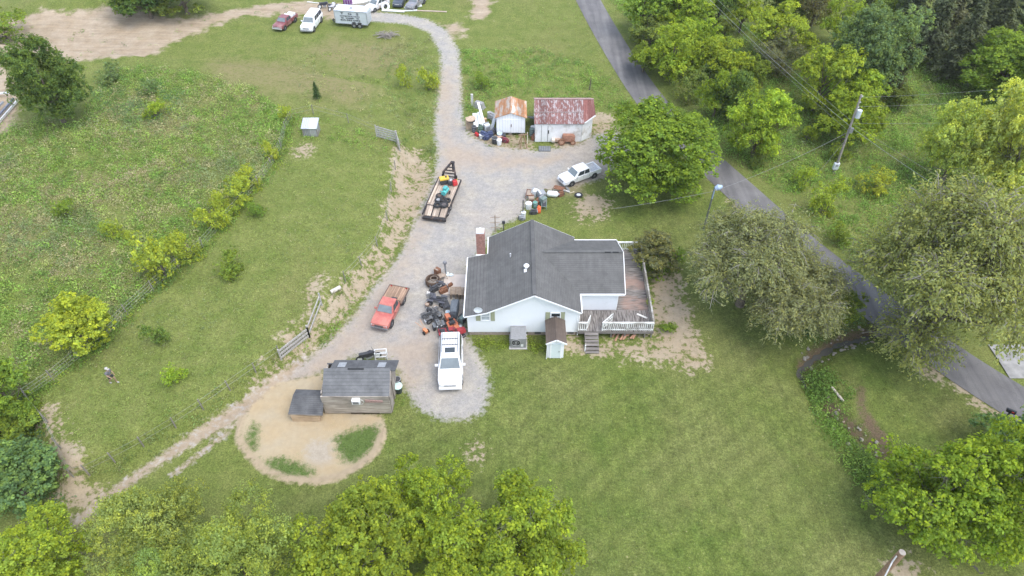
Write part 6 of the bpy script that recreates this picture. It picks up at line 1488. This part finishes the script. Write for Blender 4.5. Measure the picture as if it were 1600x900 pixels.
weeds('meadow_weeds',[(PIX['dirt'][0],.35,.5,'bank',11,.2),(MEADOW,5.5,.42,'meadow',9,.12),(MEADOW,1.6,.85,'meadow',18,.45),(MEADOW,.25,.55,'yellow',12,.75),(MEADOW,1.0,.95,'lush',20,.55),([(60,290),(130,275),(290,250),(300,270),(240,300),(150,318),(70,325)],3.0,.5,'dry',10,.2),([(0,330),(70,340),(160,385),(150,430),(60,410),(0,420)],2.6,.5,'dry',10,.2),([(300,250),(420,190),(440,215),(400,260),(330,290)],2.4,.5,'dry',10,.3),([(200,330),(300,320),(330,345),(240,380)],1.8,.5,'dry',10,.3),(MEADOW,1.0,.6,'dry',11,.55),([(170,110),(250,105),(300,150),(260,195),(180,190),(140,150)],1.5,.8,'dark',15,.6),
    ([(440,100),(600,60),(686,110),(678,210),(640,228),(480,175)],1.2,.45,'meadow',11,.6),([(590,60),(672,60),(688,120),(680,215),(632,215),(600,140)],1.8,.6,'bank',13,.6),([(400,150),(480,180),(625,225),(612,240),(500,215),(440,230)],2.0,.6,'lush',13,.6),
    ([(456,190),(620,235),(606,345),(540,440),(440,555),(260,670),(110,745),(50,630),(240,460)],5.0,.26,'meadow',7,.2)],1,1.6)
weeds('roadside_weeds',[([(725,80),(850,75),(940,110),(990,168),(925,170),(840,150),(775,150),(740,195),(726,185)],3.0,.6,'lush',14,.25),([(830,0),(905,0),(985,160),(850,80)],.8,.35,'meadow',9,.5),
    ([(955,0),(1060,120),(1140,245),(1230,310),(1340,410),(1400,440),(1480,440),(1600,300),(1600,150),(1450,95),(1320,130),(1200,60),(1100,0)],2.6,.8,'lush',15,.25),([(1210,230),(1400,190),(1470,330),(1340,420),(1240,320)],1.6,.5,'meadow',12,.4),([(1380,110),(1560,110),(1460,240),(1390,230)],1.4,.6,'meadow',12,.3),([(1420,40),(1480,100),(1520,140),(1440,120)],.8,.4,'dry',10,.3)],2,1.55)
weeds('bank_weeds',[(band([(1374,513),(1345,522),(1312,530),(1275,552),(1252,572),(1262,592),(1290,630),(1325,668),(1362,700)],.9,3.2,29),1,.4,'bank',11,.3),(band([(632,215),(626,236),(672,250),(682,225)],.9,4,3),1,.5,'bank',13,.5),(band([(684,200),(680,250),(668,300),(652,345),(632,392),(612,418)],.55,4,4),1,.45,'bank',12,.4),(band([(590,385),(560,430),(525,475),(500,515)],.8,2.2,5),1,.5,'bank',12,.5),(band([(545,470),(520,512),(490,545),(455,575)],.7,6,6),1,.55,'lush',14,.35),(band(FENCE3[:9],.7,4.5,7),1,.5,'bank',13,.4),
    ([(0,560),(60,640),(95,740),(100,800),(-60,800),(-60,600)],3.5,.6,'dark',15,.3),(band([(395,622),(350,660),(300,695),(255,735)],.3,5,8),1,.25,'lush',9,.4),(band(FENCE1,.6,8,9),1,.6,'lush',13,.2),(band(FENCE1,.5,3,19),1,.6,'yellow',12,.5),
    ([(1258,560),(1278,600),(1330,672),(1372,720),(1392,750),(1380,790),(1330,740),(1285,670),(1255,610)],6.5,.95,'lush',16,.0),([(1262,578),(1300,585),(1312,615),(1290,625),(1268,612)],7,.9,'lush',16,-1),([(1282,600),(1300,598),(1338,600),(1346,640),(1318,650),(1295,625)],4.5,.5,'lush',13,.2),([(1255,490),(1350,470),(1375,505),(1345,520),(1300,522),(1258,545)],3,.5,'dark',13,.2)],3)
weeds('yard_weeds',[([(733,527),(797,535),(797,545),(765,550),(740,545)],18,.48,'yellow',12,-1),([(822,532),(853,532),(853,550),(824,551)],18,.48,'yellow',12,-1),([(885,545),(935,552),(1000,550),(1020,535),(1000,560),(890,562)],3,.25,'lush',9,.4),
    *[(z,12,.22,'bank',8,.15) for z in PIX['clover']],([(380,655),(378,690),(410,728),(460,748),(520,740),(570,715),(595,665),(520,662),(500,700),(460,700),(420,690),(400,655)],1.3,.2,'bank',8,.3),([(1018,425),(1058,430),(1066,470),(1082,515),(1104,570),(1072,578),(1040,562),(1000,554),(1018,470)],2.0,.2,'lush',8,.4),([(604,560),(640,580),(630,655),(606,650)],5,.22,'lush',8,.4),
    ([(650,430),(668,430),(680,520),(665,530)],3,.22,'bank',8,.3),([(672,455),(720,470),(725,525),(672,525)],4,.25,'bank',9,.3),([(745,345),(768,350),(765,400),(748,398)],5,.35,'lush',10,.3),([(735,200),(790,212),(835,222),(835,236),(770,235),(738,220)],3,.3,'bank',9,.3),([(525,592),(470,590),(390,640),(385,632),(430,602)],2,.2,'bank',8,.5)],4)
# short tufts all over the mown lawn
weeds('lawn_grass',[(PIX['lawn'][0],8.0,.14,'lush',5,.3),(PIX['lawn'][1],7.0,.13,'dark',5,.3)],5)

# thin volume added over the whole place to lift the shadows
hm = NT("shadow_lift_haze"); hv = hm.n('ShaderNodeVolumePrincipled'); hv.inputs['Color'].default_value = (.93,.95,.97,1); hv.inputs['Density'].default_value = .00014; hv.inputs['Anisotropy'].default_value = .1
hm.t.links.new(hv.outputs[0], hm.out.inputs['Volume'])
tag(MB().box((0,0,20.2),(3020,3020,46.4)).build('shadow_lift_haze', hm.m), kind='stuff')
# ------------------------------------------------------------------ fences, gates, poles, wires
WIRE = M((.30,.30,.27),.6,.2); OLDP = M((.22,.20,.17),.9,var=.3)
def wire_fence(name, px, label, gap=2.6, h=1.15, mesh=False):
    L=[np.array(P(*q)[:2]) for q in px]; t=thing(name,label,'fence',(0,0,0)); tops=[]
    for a,b in zip(L[:-1],L[1:]):
        n=max(1,int(np.linalg.norm(b-a)/gap))
        for k in range(n): tops.append(a+(b-a)*k/n)
    tops.append(L[-1]); w=MB(); rr=random.Random(len(px))
    pts=[Vector((p[0],p[1],H1(*p))) for p in tops]
    for p in pts: MB().cyl((p.x,p.y,p.z-.2),(p.x+rr.uniform(-.06,.06),p.y,p.z+h+rr.uniform(-.05,.15)),.05,.045,6).build('post',OLDP,t)
    for q in ((.25,.5,.8,1.1) if mesh else (.6,1.1)):
        for a,b in zip(pts[:-1],pts[1:]): w.tube([a+Vector((0,0,q)),b+Vector((0,0,q))],.009,3,cap=False)
    for a,b in zip(pts[:-1],pts[1:]) if mesh else ():
        for k in range(5): c=a.lerp(b,k/5); w.tube([c+Vector((0,0,.15)),c+Vector((0,0,1.1))],.007,3,cap=False)
    w.build('wire_mesh',WIRE,t); return t
wire_fence('field_fence',FENCE1,'long wire mesh fence with thin posts through the weeds by the yellow bushes',mesh=True)
wire_fence('bank_fence',FENCE2,'short wire fence on the bank above the gooseneck trailer')
wire_fence('lane_fence',FENCE3,'wire fence on the bank above the dirt track')
wire_fence('pen_fence',[(456,186),(490,178),(545,192),(592,212)],'wire fence behind the tin hutch up to the gate')
FWD = M((.36,.34,.31),.9,var=.3)
def rail_panel(a, b, name, label, cat, n=3, h=1.25, mesh=False, mat=None, vert=0):
    p,q=[Vector((*P(*z)[:2],P(*z)[2])) for z in (a,b)]; mat=mat or FWD; t=thing(name,label,cat,(0,0,0))
    for k in range(n): zz=h*(k+.6)/n; MB().bar(p+Vector((0,0,zz)),q+Vector((0,0,zz)),.05,.16 if not mesh else .07).build('rail',mat,t)
    for c in (p,q): MB().box(c+Vector((0,0,h/2)),(.11,.11,h+.15)).build('post',mat,t)
    if vert:
        m=MB()
        for k in range(1,vert): c=p.lerp(q,k/vert); m.box(c+Vector((0,.04,h*.5)),(.09,.03,h*.9))
        m.build('pickets',mat,t)
    return t
rail_panel((440,562),(484,527),'wooden_fence','grey picket fence panel on the bank above the barn','fence',3,1.15,vert=16)
rail_panel((484,527),(503,477),'wooden_fence','grey open rail fence panel rising up the bank','fence',2,1.35)
rail_panel((589,214),(620,223),'wooden_gate','grey five bar gate at the top corner of the pen','gate',5,1.4)
rail_panel((621,223),(625,236),'wooden_gate','short grey gate panel beside the five bar gate','gate',4,1.4)
# utility pole beyond the road
bx,by,bz_=P(1303,271); hx,hzv=RY(1346,148,by); up_=thing('utility_pole','tall wooden utility pole with grey transformer in the clearing','utility pole',(bx,by,bz_))
PH=hzv-bz_; PW=M((.28,.25,.22),.9,var=.3); dx=(hx-bx)
def pp(q): return Vector((dx*q,0,PH*q))
MB().cyl((0,0,-.3),tuple(pp(1)),.14,.09,12).build('pole',PW,up_)
MB().cyl(tuple(pp(.78)+Vector((.32,-.1,-.4))),tuple(pp(.78)+Vector((.32,-.1,.4))),.24,.24,16).build('transformer',M((.56,.59,.62),.5,.2,var=.1),up_)
MB().bar(tuple(pp(.78)+Vector((0,0,0))),tuple(pp(.78)+Vector((.3,-.1,0))),.1,.3).build('bracket',GY,up_)
m=MB()
for q,s in ((.97,.12),(.9,.1),(.84,.1)): m.cyl(tuple(pp(q)),tuple(pp(q)+Vector((.2,0,.16))),.06,.04,8)
m.build('insulator',M((.5,.5,.5),.4),up_)
MB().box(tuple(pp(.58)+Vector((.12,-.15,0))),(.35,.2,.55)).build('splice_box',M((.2,.2,.2),.6),up_)
MB().tube([tuple(pp(.45)),(-1.9,-.3,.02)],.015,4).build('guy_wire',WIRE,up_)
x,y,z=P(1301,266); mb_=thing('meter_box','pale grey meter box on a short post at the foot of the utility pole','meter box',(x-.15,y-.5,z))
MB().box((0,0,.5),(.1,.1,1.0)).build('post',PW,mb_); MB().box((0,-.08,.95),(.55,.3,.75)).build('case',M((.62,.65,.70),.5,.1,var=.08),mb_,bevel=.03); MB().cyl((0,-.23,1.1),(0,-.3,1.1),.13,.13,12).build('dial',GY,mb_)
def wire(name,label,a,b,sag=.5,r=.02,mat=None,grp=None):
    a=Vector(a);b=Vector(b);pts=[]
    for k in range(25):
        f=k/24; p=a.lerp(b,f); p.z-=sag*4*f*(1-f); pts.append(p)
    tag(MB().tube(pts,r,4,cap=False).build(name,mat or WIRE),label,'power line',grp)
bp_=Vector((bx,by,bz_)); LW=M((.34,.34,.34),.6,.1)
def far_pt(px,py,z): x,y=F(px,py,z); return (x,y,z)
E=lambda p,z,k=1.0: p
a1=bp_+pp(.62); e1=far_pt(1098,-12,7.0); wire('power_line','thick cable from the clearing pole up towards the top of the wood',a1,e1,.35,.012,LW)
wire('power_line','thin upper wire beside the thick cable above the clearing',bp_+pp(.68),far_pt(1108,-14,7.8),.3,.007,LW)
wire('power_line','thin lower wire beside the thick cable above the clearing',bp_+pp(.56),far_pt(1090,-14,6.2),.3,.006,LW)
wire('power_line','cable from the clearing pole down towards the old grey tree',a1,far_pt(1640,395,6.5),.4,.012,LW)
wire('power_line','thin wire running beside the cable towards the old grey tree',bp_+pp(.66),far_pt(1660,380,7.2),.3,.006,LW)
wire('power_line','topmost wire from the clearing pole towards the wood',bp_+pp(.97),far_pt(1640,132,9.2),.2,.006,LW)
wire('power_line','middle wire from the clearing pole towards the wood',bp_+pp(.86),far_pt(1640,150,7.8),.2,.006,LW)
wire('power_line','lowest wire from the clearing pole towards the wood',bp_+pp(.66),far_pt(1640,186,6.8),.2,.006,LW)
# lamp pole by the road
x,y,z=P(1100,357); lx,lz=RY(1117,292,y); lp_=thing('lamp_pole','dark pole with a pale blue lamp head on an arm beside the road','lamp pole',(x,y,z)); HL=lz-z; ddx=lx-x
MB().cyl((0,0,-.2),(ddx,0,HL),.10,.07,10).build('pole',M((.13,.14,.12),.9,var=.3),lp_)
LAB=M((.36,.46,.60),.4,var=.05); MB().tube([(ddx*.72,-.1,HL*.74),(ddx*.95,-.14,HL*.98),(ddx+.25,-.1,HL+.1),(ddx+.55,-.1,HL+.15)],.055,8).build('arm',LAB,lp_)
MB().tube([(ddx+.1,-.12,HL-.12),(ddx+.28,-.12,HL+.05),(ddx+.62,-.12,HL+.14)],[.22,.27,.12],14).build('lamp_head',LAB,lp_)
wire('power_line','thin service wire strung from the roadside yard pole across the yard tree',(x+ddx*.9,y,z+HL*.9),far_pt(960,326,3.0),.1,.009,LW)
wire('power_line','service wire crossing the road from the roadside yard pole',(x+ddx*.9,y,z+HL*.9),tuple(bp_+pp(.55)),.4,.009,LW)
# pole in the corner with its cable guard
q=RY(1412,862,0.0001) if False else F(1410,863,9.0); cp_=thing('wooden_pole','top of a brown wooden pole with white cable guard at the lower picture edge','utility pole',(q[0],q[1],0))
MB().cyl((0,0,-.3),(0,0,9.0),.22,.17,14).build('pole',M((.24,.15,.10),.9,var=.35),cp_,smooth=True); MB().cyl((0,0,9.0),(0,0,9.02),.165,.15,14).build('end_grain',M((.27,.24,.20),.9,var=.3),cp_)
MB().tube([(-.22,-.08,8.75),(-.28,-.16,8.3),(-.55,-.6,7.6),(-1.6,-2.4,6.8)],.035,8).build('cable_guard',M((.50,.49,.48),.5),cp_)
# mailbox
x,y,z=P(1568,656); mbx=thing('mailbox','black mailbox on a post at the road edge','mailbox',(x,y,z),-.6); MB().box((0,0,.5),(.1,.1,1.0)).build('post',DARKP,mbx)
MB().loft([[(q,-.12,1.0),(q,-.12,1.14),(q,-.07,1.23),(q,.07,1.23),(q,.12,1.14),(q,.12,1.0)] for q in (-.3,.3)]).build('box',M((.02,.022,.025),.4),mbx); MB().box((.1,-.14,1.15),(.14,.02,.1)).build('flag',REDP,mbx); MB().box((0,0,.98),(.55,.2,.05)).build('shelf',DARKP,mbx)

# ------------------------------------------------------------------ the person in the field
def skin(name, verts, edges, radii, mat, parent, root=0, sub=2):
    me=bpy.data.meshes.new(name); me.from_pydata(verts,edges,[]); o=link(bpy.data.objects.new(name,me),parent); me.materials.append(mat)
    md=o.modifiers.new('skin','SKIN'); md.use_smooth_shade=True
    for i,r in enumerate(radii):
        me.skin_vertices[0].data[i].radius=(r,r) if not isinstance(r,tuple) else r; me.skin_vertices[0].data[i].use_root=(i==root)
    sb=o.modifiers.new('sub','SUBSURF'); sb.levels=sub; sb.render_levels=sub; return o
x,y,z=P(179,598); pr=thing('person','person in pale cap, grey shirt and dark shorts walking across the fenced field','person',(x,y,z),math.radians(-20))
SK=M((.33,.21,.15),.6,var=.08); SHIRT=M((.15,.15,.16),.85,var=.12); SHORTS=M((.035,.037,.045),.85,var=.15); CAP=M((.40,.38,.34),.8,var=.06)
# pelvis, spine, neck, head, arms, legs: walking towards +x
V=[(0,0,.95),(.03,0,1.12),(.07,0,1.34),(.09,0,1.47),(.11,0,1.56),(.13,0,1.66),(.12,0,1.74),
   (.07,.19,1.40),(.00,.25,1.14),(.13,.24,.93),(.17,.23,.85),(.07,-.19,1.40),(.13,-.25,1.15),(.32,-.22,1.02),(.38,-.21,.96),
   (.0,.10,.90),(.16,.11,.52),(.12,.11,.09),(.25,.12,.04),(.0,-.10,.90),(-.06,-.11,.50),(-.30,-.11,.14),(-.22,-.12,.04)]
Ed=[(0,1),(1,2),(2,3),(3,4),(4,5),(5,6),(2,7),(7,8),(8,9),(9,10),(2,11),(11,12),(12,13),(13,14),(0,15),(15,16),(16,17),(17,18),(0,19),(19,20),(20,21),(21,22)]
Rd=[(.13,.10),(.13,.10),(.15,.11),(.06,.06),(.08,.075),(.10,.085),(.07,.06),.06,.045,.035,.03,.06,.045,.035,.03,.085,.06,.042,.04,.085,.06,.042,.04]
skin('body',V,Ed,Rd,SK,pr)
skin('shirt',[V[0],V[1],V[2],(.085,0,1.44),V[7],(.0,.235,1.2),V[11],(.11,-.24,1.21)],[(0,1),(1,2),(2,3),(2,4),(4,5),(2,6),(6,7)],[(.155,.125),(.155,.12),(.172,.13),.075,.078,.062,.078,.062],SHIRT,pr)
skin('shorts',[(0,0,.99),V[0],V[15],(.11,.11,.62),V[19],(-.04,-.11,.60)],[(0,1),(1,2),(2,3),(1,4),(4,5)],[(.15,.12),(.155,.12),.105,.095,.105,.095],SHORTS,pr)
m=MB(); m.blob((.12,0,1.74),(.25,.23,.17),1,.02,14,7); m.box((.27,0,1.70),(.14,.16,.02)); m.build('cap',CAP,pr,smooth=True)
f=MB(); f.blob((.235,0,1.64),(.05,.035,.06),1,.03,8,5); f.build('nose',SK,pr,smooth=True)
f=MB()
for s in (-1,1): f.blob((.222,s*.036,1.675),(.02,.026,.016),1,0,8,5)
f.build('eyes',M((.03,.025,.02),.4),pr); f=MB(); f.box((.228,0,1.595),(.012,.055,.012)); f.build('mouth',M((.32,.13,.11),.6),pr)
for q,nm in ((10,1),(14,-1)):
    b=Vector(V[q]); d=(b-Vector(V[q-1])).normalized(); h=MB()
    for k in range(4): o=Vector((0,(k-1.5)*.018,0)); h.tube([b+o,b+o+d*.05,b+o+d*(.085-.006*abs(k-1.5))+Vector((.01,0,-.012))],[.011,.009,.006],6)
    h.tube([b+Vector((.01,-.03*nm,0)),b+Vector((.02,-.055*nm,0))+d*.04],[.011,.007],6); h.build('fingers',SK,pr,smooth=True)
for q in (18,22):
    b=Vector(V[q]); m=MB(); m.blob((b.x-.02,b.y,.05 if q==18 else .06),(.28,.11,.10),1,.03,10,6); m.build('shoe',M((.38,.37,.35),.7),pr,smooth=True)
